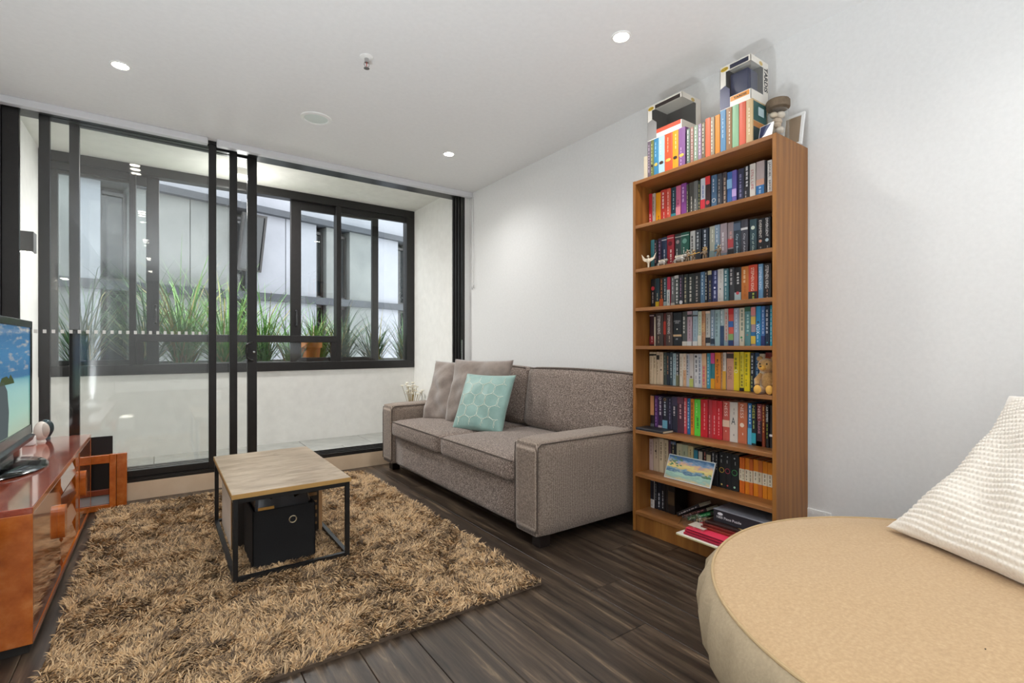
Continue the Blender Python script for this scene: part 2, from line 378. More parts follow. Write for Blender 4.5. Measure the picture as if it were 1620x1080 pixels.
xa0, xa1 = -0.80, X_at(31, 4.302); xb0, xb1 = sx(330, 342, 4.302)
door_panel('door_2', 'front glass door panel nearest the television', 4.302, xa0, xb1, xa1-xa0, xb1-xb0, 2.60, dots=(-0.7, 0.25))
xa0, xa1 = sx(62, 79.5, 4.362); xb0, xb1 = sx(363, 375, 4.362)
door_panel('door_3', 'middle glass door panel stacked behind the front one', 4.362, xa0, xb1, xa1-xa0, xb1-xb0)
xa0, xa1 = sx(110, 126.5, 4.422); xb0, xb1 = sx(391, 406, 4.422)
door_panel('door_4', 'rear glass door panel with D-shaped pull handle', 4.422, xa0, xb1, xa1-xa0, xb1-xb0, handle=True)

# ================================================================== THE BALCONY
YW = 5.40; BL = -0.80; BR = 2.432; ZB = 2.645
def Q(z): return CAMH+(z-CAMH)*YW/5.1     # window heights were measured for a wall 5.1 m away
bf = struct('floor_balcony', MB().box(BL-0.1, BR+0.1, 4.47, YW+0.15, -0.05, 0.068), M['tile'], 'grey tiled floor of the enclosed balcony')
for i in range(6):
    for j, (a, b) in enumerate(((4.482, 4.93), (4.93, YW))):
        x = -0.95+0.6*i+0.3*(j % 2); c0 = max(BL, x); c1 = min(BR, x+0.6)
        if c1-c0 > 0.02: mesh_obj('floor_tile', MB().bbox(c0+0.002, c1-0.002, a+0.002, b-0.002, 0.068, 0.08, 0.002, 1), M['tile'], bf)
struct('wall_balcony_right', MB().box(BR, XR+0.15, 4.472, YW+0.15, -0.05, ZB+0.15), M['balc_wall'], 'white rendered balcony wall at the right')
struct('wall_balcony_left', MB().box(XL-0.15, BL, 4.47, YW+0.15, -0.05, ZB+0.15), M['balc_wall'], 'white rendered balcony wall carrying the wall light')
struct('wall_balcony_front', MB().box(BL, BR, YW, YW+0.15, -0.05, Q(0.824)), M['balc_wall'], 'white low wall under the balcony windows')
struct('ceiling_balcony', MB().box(BL-0.1, BR+0.1, 4.47, YW+0.15, ZB, ZB+0.2), M['balc_ceil'], 'textured off white balcony ceiling')
w1 = _st('window_1', 'long black framed window along the balcony', (0.8, YW, 0.83), 0)
f0, f1 = YW-0.012, YW+0.10
wpart(w1, 'head', MB().bbox(BL, BR, f0, f1, Q(2.478), ZB-0.002, 0.004), M['alu'])
wpart(w1, 'sill', MB().bbox(BL, BR, f0, f1, Q(0.822), Q(0.905), 0.004), M['alu'])
ja, jb = X_at(643, YW), BR
wpart(w1, 'jamb', MB().bbox(ja, jb, f0, f1, Q(0.905), Q(2.478), 0.004), M['alu'])
wpart(w1, 'jamb', MB().bbox(BL, BL+0.045, f0, f1, Q(0.905), Q(2.478), 0.004), M['alu'])
m1a, m1b = sx(532, 539.5, YW); m2a, m2b = sx(204, 215, YW)
wpart(w1, 'mullion', MB().bbox(m1a, m1b, f0, f1, Q(0.905), Q(2.478), 0.004), M['alu'])
wpart(w1, 'mullion', MB().bbox(m2a, m2b, f0, f1, Q(0.905), Q(2.478), 0.004), M['alu'])
wpart(w1, 'transom', MB().bbox(m2b, m1a, f0, YW+0.03, Q(1.094), Q(1.160), 0.004), M['alu'])
wpart(w1, 'transom_post', MB().bbox(m1a-0.055, m1a, f0, YW+0.03, Q(0.905), Q(1.094), 0.004), M['alu'])
wpart(w1, 'transom_post', MB().bbox(m2b, m2b+0.055, f0, YW+0.03, Q(0.905), Q(1.094), 0.004), M['alu'])
for a, b in ((BL+0.045, m2a), (m1b, ja)):
    wpart(w1, 'glazing_bead', MB().box(a, b, f0+0.02, YW+0.04, Q(2.42), Q(2.478)), M['alu'])
    wpart(w1, 'pane', MB().box(a, b, YW+0.012, YW+0.018, Q(0.905), Q(2.478)), M['wpane'])
wpart(w1, 'pane', MB().box(m2b, m1a, YW+0.012, YW+0.018, Q(0.905), Q(1.094)), M['wpane'])
def sash(name, label, xa, xb, wl, wr, hx, side):
    y0, y1 = YW+0.045, YW+0.085; r = _st(name, label, ((xa+xb)/2, YW+0.065, Q(0.905)), 0)
    wpart(r, 'stile', MB().bbox(xa, xa+wl, y0, y1, Q(0.905), Q(2.478), 0.003), M['alu'])
    wpart(r, 'stile', MB().bbox(xb-wr, xb, y0, y1, Q(0.905), Q(2.478), 0.003), M['alu'])
    wpart(r, 'top_rail', MB().bbox(xa+wl, xb-wr, y0, y1, Q(2.40), Q(2.478), 0.003), M['alu'])
    wpart(r, 'bottom_rail', MB().bbox(xa+wl, xb-wr, y0, y1, Q(0.905), Q(0.945), 0.003), M['alu'])
    wpart(r, 'pane', MB().box(xa+wl, xb-wr, y0+0.017, y0+0.023, Q(0.945), Q(2.40)), M['wpane'])
    pts = [(hx, y0, Q(1.255)), (hx, y0-0.03, Q(1.26)), (hx, y0-0.036, Q(1.30)), (hx, y0-0.036, Q(1.36)), (hx, y0-0.03, Q(1.40)), (hx, y0, Q(1.405))]
    wpart(r, 'handle', MB().tube(pts, 0.008, 8), plain('3a3a3c', 0.3), True)
s0, s1 = sx(459.5, 476, YW+0.06); q0, q1 = sx(588, 598, YW+0.06)
sash('window_2', 'right sliding window sash half open behind the fixed pane', s0, q1, s1-s0, q1-q0, (s0+s1)/2, 1)
s0, s1 = sx(232, 252, YW+0.06)
sash('window_3', 'left sliding window sash with dark pull handle', BL+0.06, s1, 0.05, s1-s0, (s0+s1)/2+0.02, 1)

# ---- fittings on the balcony
t = thing('wall_light', 'square grey up-down wall light on the left balcony wall', 'wall light', (BL, 4.62, 1.70))
wpart(t, 'back_plate', MB().box(BL, BL+0.012, 4.585, 4.655, 1.72, 1.80), M['alu'])
wpart(t, 'body', MB().bbox(BL+0.012, BL+0.10, 4.57, 4.67, 1.695, 1.83, 0.003), plain('6d6d6d', 0.4))
wpart(t, 'lamp_slot', MB().box(BL+0.03, BL+0.085, 4.585, 4.655, 1.6935, 1.6948), M['lens'])
t = thing('ceiling_lamp', 'round white surface lamp on the balcony ceiling', 'ceiling lamp', (0.58, 5.04, ZB))
mesh_obj('base', MB().lathe([(0.0, 0), (0.085, 0), (0.085, -0.012), (0.0, -0.012)], n=28), M['white_gloss'], t, True)
mesh_obj('shade', MB().lathe([(0.078, -0.012), (0.078, -0.045), (0.07, -0.055), (0, -0.057)], n=28), plain('f4f3ea', 0.35), t, True)
lg = bpy.data.lights.new('balcony_fill', 'POINT'); lg.energy = 7.0; lg.color = (1.0, 0.98, 0.95); lg.shadow_soft_size = 0.1  # added fill point hung below the lamp to lift the balcony ceiling
lo = bpy.data.objects.new('balcony_fill', lg); COL.objects.link(lo); lo.parent = t; lo.location = (0, 0, -0.34)
ld = bpy.data.lights.new('balcony_lamp', 'AREA'); ld.shape = 'DISK'; ld.size = 0.15; ld.energy = BALCONY_W; ld.color = (1.0, 0.98, 0.95)
lo = bpy.data.objects.new('balcony_lamp', ld); COL.objects.link(lo); lo.parent = t; lo.location = (0, 0, -0.062)
t = thing('dried_flowers', 'dried white flowers on thin stems behind the sofa arm', 'flowers', (X_at(651, 5.15), 5.15, 0.08))
stem = MB(); head = MB(); leaf = MB()
for i in range(26):
    a = random.uniform(0, 2*PI); r = random.uniform(0.02, 0.15); h = random.uniform(0.40, 0.57)
    p = Vector((r*math.cos(a), r*math.sin(a), h)); stem.tube([(0, 0, 0.16), (p.x*0.35, p.y*0.35, h*0.6), p], 0.0022, 5)
    for j in range(7):
        b = 2*PI*j/7; d = Vector((math.cos(b), math.sin(b), 0.4))*0.012
        head.ball(p+d, (0.009, 0.009, 0.007), 6, 4)
    leaf.ball(p+Vector((0, 0, 0.006)), 0.006, 6, 4)
for nm_, mb_, hx_ in (('stems', stem, '9a8452'), ('petals', head, 'ece6d6'), ('flower_centres', leaf, 'b48a3c')): mesh_obj(nm_, mb_, plain(hx_, 0.8), t, True)['kind'] = 'stuff'
mesh_obj('vase', MB().lathe([(0, 0), (0.05, 0), (0.065, 0.08), (0.05, 0.2), (0.03, 0.26), (0.036, 0.29), (0.03, 0.288), (0.024, 0.26), (0, 0.25)], n=24), plain('c9c4ba', 0.3), t, True)

# ================================================================== OUTSIDE
SX0, SX1 = -1.6, 3.2
t = thing('planter', 'long planter trough outside the balcony window', 'planter', (0.8, 5.9, 0.0))
pm = MB(); pm.box(SX0, SX1, 5.60, 5.64, -0.6, 0.90).box(SX0, SX1, 6.28, 6.36, -0.6, 0.90).box(SX0, SX1, 5.64, 6.28, -0.6, 0.70)
wpart(t, 'trough', pm, M['concrete']); sm = wpart(t, 'soil', MB().box(SX0, SX1, 5.64, 6.28, 0.70, 0.82), M['soil'])
grass_mats = [textured('strappy_leaf_green', [(0.3, '4a7d3c'), (0.7, '86b860')], nscale=6, rough=0.5),
              textured('strappy_leaf_dark', [(0.3, '274a2c'), (0.7, '47723d')], nscale=6, rough=0.5),
              textured('strappy_leaf_straw', [(0.3, '8a8450'), (0.7, 'b6a668')], nscale=6, rough=0.6)]
def grass_plant(x, y, n, L0, L1, spread, label, mi, seed):
    rnd = random.Random(seed); t = thing('grass_plant', label, 'plant', (x, y, 0.815), 0, 'strappy grasses in the planter')
    for part, cnt, mm in (('leaf_blades', n, grass_mats[mi]), ('dry_blades', n//5, grass_mats[2])):
        m = MB()
        for i in range(cnt):
            a = rnd.uniform(0, 2*PI); L = rnd.uniform(L0, L1); lean = rnd.uniform(0.08, spread); w = rnd.uniform(0.004, 0.0075); dr = rnd.uniform(0.25, 1.15)
            d = Vector((math.cos(a), math.sin(a)*0.7, 0)); sd = Vector((-d.y, d.x, 0)).normalized()
            r0 = Vector((rnd.uniform(-0.06, 0.06), rnd.uniform(-0.06, 0.06), 0)); vs = []; p = r0.copy(); th = lean; K = 7
            for q in range(K+1):
                ww = w*(1-(q/K)**2)+0.0004; vs += [p-sd*ww, p+sd*ww]
                p = p+(d*math.sin(th)+Vector((0, 0, 1))*math.cos(th))*L/K; th += dr*1.5/K*(0.4+q/K*1.6)
            vs = [Vector((v.x, max(v.y, 5.57-y), v.z)) for v in vs]      # the glass keeps the blades outside
            m.add(vs, [(2*q, 2*q+1, 2*q+3, 2*q+2) for q in range(K)])
        o = mesh_obj(part, m, mm, t); o['kind'] = 'stuff'
GP = [(-0.58, 5.92, 114, 0.51, 1.34, 0.7, 'dark grass plant behind the leftmost window pane', 1), (-0.13, 5.85, 133, 0.47, 1.27, 0.8, 'dark grass plant behind the narrow window mullion', 1),
      (0.19, 5.96, 209, 0.57, 1.50, 0.8, 'large arching grass plant in front of concrete panel', 0), (0.55, 5.85, 228, 0.47, 1.34, 1.0, 'bright green arching grass plant left of the door handle', 0),
      (0.91, 6.00, 133, 0.41, 1.20, 0.8, 'green grass plant in the open window gap', 0), (1.18, 5.85, 114, 0.36, 0.84, 0.8, 'low green grass plant beneath the sash handle', 0),
      (1.46, 5.90, 171, 0.41, 0.87, 0.8, 'grass plant just left of the right mullion', 0), (1.75, 5.96, 171, 0.36, 1.02, 0.8, 'dark spiky grass plant just right of the mullion', 1),
      (2.13, 5.92, 133, 0.36, 0.84, 0.8, 'dark spiky grass plant behind the right fixed pane', 1), (2.55, 5.96, 133, 0.36, 0.87, 0.8, 'dark spiky grass plant at the right window jamb', 1)]
for i, g in enumerate(GP): grass_plant(*g[:6], g[6], g[7], 40+i)
t = thing('terracotta_pot', 'orange terracotta pot among the planter grasses', 'pot', (X_at(492, 5.74), 5.74, 0.82))
mesh_obj('pot_body', MB().lathe([(0, 0), (0.075, 0), (0.10, 0.22), (0.09, 0.22), (0.07, 0.02), (0, 0.02)], n=24), plain('c8752f', 0.7), t, True)
mesh_obj('pot_rim', MB().lathe([(0.095, 0.22), (0.115, 0.22), (0.118, 0.30), (0.10, 0.30), (0.095, 0.22)], n=24), plain('d8853c', 0.7), t, True)
STL = ['grey stone in the planter nearest the mullion', 'second grey stone in the planter from the mullion', 'third grey stone in the planter from the mullion', 'grey stone in the planter farthest from the mullion']
for i in range(4):
    x = 1.70+0.11*i; m = MB().ball((0, 0, 0), (0.055, 0.045, 0.035), 10, 7)
    m.v = [tuple(Vector(p)*(1+0.35*mnoise.noise(Vector(p)*22+Vector((i*3, 0, 0))))) for p in m.v]
    tag(mesh_obj('stone', m, M['stone'], None, True, (x, 5.72+0.02*(i % 2), 0.852)), STL[i], 'stone', 'stones in the planter')

# neighbouring building: facade turned 16 degrees
FA = math.atan2(0.3513, 1.2294); FO = Vector((0, 7.6, 0))
def fs(px):
    r = ratio(px); Y = 7.6/(1-0.2857*r); return Y*r/math.cos(FA)
def fz(px, y):
    r = ratio(px); Y = 7.6/(1-0.2857*r); t = (px-810)/F; z = Y/(CS-SN*t); return CAMH+(HORIZON-y)*z/F
nb = thing('neighbour_building', 'pale concrete apartment building opposite the balcony', 'building', FO, FA)
def fp(name, a, b, z0, z1, mat, d0=0.0, d1=0.25, parent=None): return mesh_obj(name, MB().box(a, b, d0, d1, z0, z1), mat, parent or nb)
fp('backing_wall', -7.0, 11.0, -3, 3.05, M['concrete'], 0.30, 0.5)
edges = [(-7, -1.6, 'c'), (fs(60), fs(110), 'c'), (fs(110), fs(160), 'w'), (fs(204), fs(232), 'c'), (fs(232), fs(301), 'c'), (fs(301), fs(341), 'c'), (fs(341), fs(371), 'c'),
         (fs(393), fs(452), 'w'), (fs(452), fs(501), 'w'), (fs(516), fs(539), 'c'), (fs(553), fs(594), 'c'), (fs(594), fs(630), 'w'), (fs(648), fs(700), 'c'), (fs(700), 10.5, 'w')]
for a, b, kk in edges:
    for z0, z1 in ((-2.6, 1.72), (1.83, 2.98)):
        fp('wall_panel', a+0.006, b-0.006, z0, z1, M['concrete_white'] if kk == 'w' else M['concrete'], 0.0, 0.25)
for a, b in ((fs(160), fs(204)), (fs(371), fs(393)), (fs(501), fs(516)), (fs(539), fs(553)), (fs(630), fs(648))):
    for z0, z1 in ((0.2, 1.72), (1.83, 2.90)):
        wf = mesh_obj('window', MB().box(a, a+0.03, 0.1, 0.2, z0, z1).box(b-0.03, b, 0.1, 0.2, z0, z1).box(a, b, 0.1, 0.2, z0, z0+0.04).box(a, b, 0.1, 0.2, z1-0.04, z1), M['alu'], nb)
        fp('window_pane', a+0.03, b-0.03, z0+0.04, z1-0.04, M['dark_glass'], 0.14, 0.15, wf)
        if b-a > 0.3: mesh_obj('glazing_bar', MB().box((a+b)/2-0.03, (a+b)/2+0.03, 0.09, 0.16, z0, z1), M['concrete'], wf)
aw = mesh_obj('open_casement', MB().box(0, 0.03, -0.02, 0.02, 0, 0.8).box(0.30, 0.33, -0.02, 0.02, 0, 0.8).box(0.03, 0.30, -0.02, 0.02, 0, 0.03).box(0.03, 0.30, -0.02, 0.02, 0.77, 0.8), M['alu'], nb, loc=(fs(372), -0.04, 2.12))
aw.rotation_euler = (math.radians(14), 0, 0)
mesh_obj('casement_pane', MB().box(0.03, 0.30, -0.003, 0.003, 0.03, 0.77), M['dark_glass'], aw)
fp('floor_band', -7.0, 11.0, 1.72, 1.83, M['slab'], -0.06, 0.3)
fp('roof_band', -7.0, 11.0, 2.98, 3.07, M['slab'], -0.10, 0.3)
fp('parapet', -7.0, 11.0, 3.07, 3.55, M['concrete_white'], 0.02, 0.3)

# ================================================================== CEILING FITTINGS
DL = [(1.84, 1.655, 'downlight in the ceiling nearest the bookcase'), (1.852, 3.457, 'downlight in the ceiling over the sofa'), (-0.18, 3.40, 'downlight in the ceiling above the television sideboard'),
      (-0.18, 1.655, 'downlight above the near end of the room by left wall'), (1.84, -0.15, 'downlight above the round chair'), (-0.18, -0.15, 'downlight behind the camera by left wall'),
      (1.84, -1.95, 'downlight midway back in the room by right wall'), (-0.18, -1.95, 'downlight midway back in the room by left wall'),
      (1.84, -3.75, 'downlight at the back of the room by right wall'), (-0.18, -3.75, 'downlight at the back of the room by left wall')]
for x, y, lb in DL:
    t = thing('downlight', 'round recessed '+lb, 'downlight', (x, y, ZC), 0, 'recessed ceiling downlights')
    mesh_obj('trim_ring', MB().lathe([(0.036, -0.001), (0.038, -0.006), (0.046, -0.006), (0.049, -0.001), (0.036, -0.001)], n=28), M['white_gloss'], t, True)
    mesh_obj('lens', MB().lathe([(0, -0.0035), (0.037, -0.0035), (0.037, -0.001), (0, -0.001)], n=24), M['lens'], t)
    ld = bpy.data.lights.new('downlight_lamp', 'SPOT'); ld.energy = DOWNLIGHT_W; ld.color = (1.0, 0.99, 0.975); ld.spot_size = math.radians(150); ld.spot_blend = 1.0; ld.shadow_soft_size = 0.05
    lo = bpy.data.objects.new('downlight_lamp', ld); COL.objects.link(lo); lo.parent = t; lo.location = (0, 0, -0.06)
FILL_SPOTS = ((-0.36, 0.72, 'just left of the camera'), (-0.64, -1.2, 'behind the camera by the left wall'), (2.25, -2.0, 'by the right wall behind the camera'), (0.9, -2.6, 'in the middle of the back of the room'))
for x, y, lb in FILL_SPOTS:   # fill lights added on the floor out of view to brighten the ceiling
    t = thing('added_fill_light', 'added fill light on the floor '+lb, 'fill light', (x, y, 0), 0, 'added fill lights')
    mesh_obj('can', MB().lathe([(0, 0), (0.08, 0), (0.08, 0.16), (0.074, 0.16), (0.074, 0.012), (0, 0.012)], n=28), M['white_gloss'], t, True)
    mesh_obj('lamp', MB().lathe([(0, 0.10), (0.05, 0.10), (0.05, 0.11), (0, 0.11)], n=20), M['lens'], t)
    ld = bpy.data.lights.new('fill_spot', 'SPOT'); ld.energy = FILL_W*(1.1 if y > 0 else 1.0); ld.color = (0.89, 0.95, 1.0); ld.spot_size = math.radians(160); ld.spot_blend = 0.8; ld.shadow_soft_size = 0.06
    lo = bpy.data.objects.new('fill_spot', ld); COL.objects.link(lo); lo.parent = t; lo.location = (0, 0, 0.19); lo.rotation_euler = (PI, 0, 0)
t = thing('sprinkler', 'small chrome fire sprinkler in the ceiling', 'sprinkler', (0.88, 2.551, ZC))
mesh_obj('escutcheon', MB().lathe([(0, 0), (0.034, 0), (0.034, -0.004), (0.022, -0.01), (0, -0.01)], n=28), M['white_gloss'], t, True)
mesh_obj('body', MB().lathe([(0, -0.01), (0.012, -0.01), (0.010, -0.03), (0, -0.03)], n=16), M['chrome'], t, True)
fr = MB()
for s_ in (-1, 1): fr.tube([(0.010*s_, 0, -0.028), (0.014*s_, 0, -0.042), (0.004*s_, 0, -0.058)], 0.002, 6)
mesh_obj('frame_arms', fr, M['chrome'], t, True)
mesh_obj('bulb', MB().tube([(0, 0, -0.03), (0, 0, -0.055)], 0.0022, 8), plain('b03020', 0.3), t)
mesh_obj('deflector', MB().lathe([(0, -0.056), (0.014, -0.058), (0.015, -0.061), (0, -0.061)], n=16), M['chrome'], t, True)
t = thing('ceiling_speaker', 'round white speaker grille flush in the ceiling', 'speaker', (0.842, 3.434, ZC))
mesh_obj('rim', MB().lathe([(0.074, 0), (0.098, 0), (0.096, -0.006), (0.078, -0.010), (0.074, -0.006), (0.074, 0)], n=40), M['white_gloss'], t, True)
mesh_obj('grille', MB().lathe([(0, -0.004), (0.075, -0.004), (0.075, -0.0005), (0, -0.0005)], n=40), plain('dfe8e4', 0.5), t)
t = thing('blind_cord', 'thin looped blind cord hanging beside the right door jamb', 'cord', (2.505, 4.19, 1.62))
for dy in (0.0, -0.028): wpart(t, 'cord_strand', MB().tube([(2.505, 4.20+dy, 2.53), (2.505, 4.19+dy, 1.64+0.02*(dy < 0))], 0.0022, 6), plain('bdbdbd', 0.4))
wpart(t, 'cord_toggle', MB().lathe([(0, 0), (0.005, 0.005), (0.004, 0.03), (0, 0.035)], (2.505, 4.19, 1.615), 10), plain('9a9a9a', 0.3), True)
wpart(t, 'cord_toggle', MB().lathe([(0, 0), (0.005, 0.005), (0.004, 0.03), (0, 0.035)], (2.505, 4.162, 1.63), 10), plain('9a9a9a', 0.3), True)
t = thing('wall_socket', 'white wall socket low on the right wall beside the bookcase', 'socket', (XR, 1.045, 0.255))
wpart(t, 'face_plate', MB().bbox(XR-0.009, XR, 0.99, 1.10, 0.215, 0.288, 0.003), M['white_gloss'])
for dy in (-0.028, 0.028): wpart(t, 'rocker', MB().bbox(XR-0.012, XR-0.009, 1.045+dy-0.006, 1.045+dy+0.006, 0.265, 0.28, 0.001, 1), M['white_gloss'])

# ================================================================== SOFA
SX_0, SX_1 = 1.56, 2.50; SY0, SY1 = 1.965, 4.12; AW = 0.205; AH = 0.565; FZ = 0.07
sofa = thing('sofa', 'two seat taupe fabric sofa with square arms along the right wall', 'sofa', ((SX_0+SX_1)/2, (SY0+SY1)/2, 0))
def place(mb, x, y, z, rot=None):
    mt = Matrix.Translation((x, y, z))
    if rot is not None: mt = mt @ rot
    return mb.xf(mt)
cx = (SX_0+SX_1)/2
for ya in (SY0, SY1-AW):
    a = wpart(sofa, 'arm', place(soft_box(SX_1-SX_0, AW, AH-FZ, 0.025, 8, (0, 0.004, 0.004)), cx, ya+AW/2, (AH+FZ)/2), M['sofa_rib'], 'all')
    for yy in (ya+0.004, ya+AW-0.004):
        pts = [(SX_1-0.05, yy, AH-0.012), (SX_0+0.03, yy, AH-0.012), (SX_0+0.008, yy, AH-0.03), (SX_0+0.004, yy, AH-0.08), (SX_0+0.004, yy, FZ+0.03)]
        wpart(sofa, 'piping', MB().tube(pts, 0.0032, 6), M['sofa_pipe'], True)
wpart(sofa, 'base', place(soft_box(SX_1-SX_0-0.03, SY1-SY0-2*AW-0.004, 0.235, 0.018, 8), cx+0.012, (SY0+SY1)/2, FZ+0.1175+0.005), M['sofa'], 'all')
wpart(sofa, 'back', place(soft_box(0.16, SY1-SY0-2*AW-0.004, 0.60, 0.03, 8), SX_1-0.082, (SY0+SY1)/2, FZ+0.31), M['sofa'], 'all')
ym = (SY0+SY1)/2; sw = (SY1-SY0-2*AW)/2
for s_ in (-1, 1):
    yc = ym+s_*sw/2
    c = wpart(sofa, 'seat_cushion', place(soft_box(0.80, sw-0.008, 0.135, 0.035, 14, (0.012, 0.004, 0.022)), SX_0+0.39, yc, 0.310+0.0675), M['sofa'], 'all')
    l = sofa.location; x0 = SX_0-0.004; hw = sw/2-0.012
    pts = []
    for i in range(13):
        u = -1+2*i/12; pts.append((x0+0.002-0.010*(1-u*u), yc+u*hw, 0.430+0.006*(1-u*u)))
    mesh_obj('piping', MB().tube([Vector(p)-l for p in pts], 0.004, 6), M['sofa_pipe'], c, True)
    bw = (SY1-SY0)/2-0.012; yc = ym+s_*(bw/2+0.004)
    b = soft_box(0.17, bw, 0.45, 0.05, 14, (0.03, 0.004, 0.014))
    place(b, 2.362, yc, 0.668, Matrix.Rotation(math.radians(8), 4, 'Y'))
    bc = wpart(sofa, 'back_cushion', b, M['sofa'], 'all')
    R = Matrix.Translation((2.362, yc, 0.668)) @ Matrix.Rotation(math.radians(8), 4, 'Y')
    loop = [R @ Vector((-0.070, u*(bw/2-0.025), 0.213+0.013*(1-u*u))) for u in [(-1+i/8) for i in range(17)]]
    mesh_obj('piping', MB().tube([p-l for p in loop], 0.0045, 6), M['sofa_pipe'], bc, True)
for x in (SX_0+0.05, SX_1-0.09):
    for y in (SY0+0.04, SY1-0.10): wpart(sofa, 'foot', MB().bbox(x, x+0.07, y, y+0.07, 0.0, FZ+0.004, 0.004), M['feet'])
def frame_mat(o, ex, ey):
    """matrix whose local x and y follow ex, ey (metres), z their normal, centred on o"""
    ex = Vector(ex).normalized(); ey = Vector(ey); ey = (ey-ex*ey.dot(ex)).normalized(); ez = ex.cross(ey)
    return Matrix(((ex.x, ey.x, ez.x, o[0]), (ex.y, ey.y, ez.y, o[1]), (ex.z, ey.z, ez.z, o[2]), (0, 0, 0, 1)))
def scatter(name, label, bl, br, up, T, mat, seed, group='cushions on the sofa', a=None, wr=0.010):
    bl, br, up = Vector(bl), Vector(br), Vector(up); c = (bl+br)/2+up/2
    mt = frame_mat(c, br-bl, up); t = thing(name, label, 'cushion', c, 0, group)
    m = pillow((br-bl).length/2*1.04, up.length/2*1.04, T, 36, (0.05, 0.05), seed, wr); m.xf(mt)
    wpart(t, 'cushion_cover', m, mat, 'all', fix=True)
    return t, mt, (br-bl).length/2, up.length/2
scatter('scatter_cushion', 'mushroom velvet cushion leaning on the far sofa arm', (1.80, 3.83, 0.44), (2.02, 3.36, 0.44), (0.17, 0.06, 0.48), 0.075, M['brown_pillow'], 3)
scatter('scatter_cushion', 'mushroom velvet cushion leaning behind the teal cushion', (1.84, 3.55, 0.44), (2.06, 3.06, 0.44), (0.16, 0.0, 0.50), 0.075, M['brown_pillow'], 9)
t, mt, a, b = scatter('scatter_cushion', 'pale teal cushion with looping white stitched pattern', (1.76, 3.27, 0.445), (1.936, 2.886, 0.445), (0.20, 0.03, 0.39), 0.065, M['teal_pillow'], 5, wr=0.003)
# stitched rings on the teal cushion front (front side is -normal or +normal: pick the one that faces the camera)
sgn = 1 if (mt.to_3x3() @ Vector((0, 0, 1))).dot(Vector((0, 0, 1.06))-mt.translation) > 0 else -1
sm = MB()
for i in range(-2, 3):
    for j in range(-2, 3):
        ccx, ccy = i*0.105+(0.052 if j % 2 else 0), j*0.09; pts = []
        for q in range(19):
            g = 2*PI*q/18; px_, py_ = ccx+0.058*math.cos(g), ccy+0.052*math.sin(g); u, v = px_/(a*1.04), py_/(b*1.04)
            if abs(u) > 0.9 or abs(v) > 0.9:
                if len(pts) > 2: sm.tube(pts, 0.0016, 4)
                pts = []; continue
            e = (1-u*u)*(1-v*v); z = 0.065*e**0.42+mnoise.noise(Vector((px_*9+5, py_*9, sgn*3.1)))*0.012*e**0.3+0.006*math.sin(6*u+3*v+5)*e**0.5
            pts.append(mt @ Vector((px_*(1-0.05*(1-v*v)), py_*(1-0.05*(1-u*u)), sgn*(z+0.001))))
        if len(pts) > 2: sm.tube(pts, 0.0016, 4)
wpart(t, 'stitching', sm, M['stitch'])

# ================================================================== COFFEE TABLE and what stands under it
RUGZ = 0.016
TX0, TX1, TY0, TY1, TZ = 0.255, 0.762, 2.455, 3.37, 0.41
tb = thing('coffee_table', 'low coffee table with oak top and black metal frame on the rug', 'table', ((TX0+TX1)/2, (TY0+TY1)/2, RUGZ))
tp = wpart(tb, 'tabletop', MB().bbox(TX0-0.004, TX1+0.004, TY0-0.004, TY1+0.004, TZ-0.022, TZ, 0.002), M['table_top'])
wpart(tb, 'edge_band', MB().box(TX0-0.0055, TX1+0.0055, TY0-0.0055, TY0-0.004, TZ-0.021, TZ-0.001).box(TX0-0.0055, TX0-0.004, TY0-0.004, TY1+0.004, TZ-0.021, TZ-0.001), M['table_edge'])
L_ = 0.02
for x in (TX0, TX1-L_):
    for y in (TY0, TY1-L_): wpart(tb, 'leg', MB().bbox(x, x+L_, y, y+L_, RUGZ, TZ-0.022, 0.001, 1), M['black_metal'])
for z in (RUGZ+0.004, TZ-0.042):
    for y in (TY0, TY1-L_): wpart(tb, 'rail', MB().box(TX0+L_, TX1-L_, y, y+L_, z, z+L_), M['black_metal'])
    for x in (TX0, TX1-L_): wpart(tb, 'rail', MB().box(x, x+L_, TY0+L_, TY1-L_, z, z+L_), M['black_metal'])
bn = thing('storage_bin', 'black fabric storage cube with metal ring under the coffee table', 'storage bin', (0.485, 2.70, RUGZ))
bm_ = MB(); hw, hd, hh, tk = 0.14, 0.14, 0.27, 0.008
bm_.bbox(-hw, hw, -hd, -hd+tk, 0, hh, 0.003).bbox(-hw, hw, hd-tk, hd, 0, hh, 0.003).bbox(-hw, -hw+tk, -hd, hd, 0, hh, 0.003).bbox(hw-tk, hw, -hd, hd, 0, hh, 0.003).box(-hw+tk, hw-tk, -hd+tk, hd-tk, 0.002, 0.01)
mesh_obj('bin_body', bm_, M['felt'], bn)
mesh_obj('ring_grommet', MB().tube([(0.035+0.016*math.cos(2*PI*i/20), -hd-0.001, 0.205+0.016*math.sin(2*PI*i/20)) for i in range(20)], 0.003, 8, True), plain('b8a98c', 0.3, 0.8), bn, True)
lm = MB(); nn = 44
for r, z0 in ((0, 0.0), (1, 0.075), (2, 0.06), (3, -0.07)):
    for i in range(nn):
        a_ = 2*PI*i/nn; cxx, syy = math.cos(a_), math.sin(a_); e_ = max(abs(cxx), abs(syy)); k_ = (0.128, 0.118, 0.098, 0.09)[r]/e_
        nz = 0.0 if r == 0 else mnoise.noise(Vector((cxx*5, syy*5, r*1.7)))*0.045
        lm.v.append((cxx*k_+nz*0.4, syy*k_+nz*0.4, 0.25+z0+nz))
for r in range(3):
    for i in range(nn): lm.f.append((r*nn+i, r*nn+(i+1) % nn, (r+1)*nn+(i+1) % nn, (r+1)*nn+i))
lm.f.append(tuple(3*nn+i for i in range(nn)))
mesh_obj('bag_liner', lm, plain('2c2c30', 0.22), bn, True)
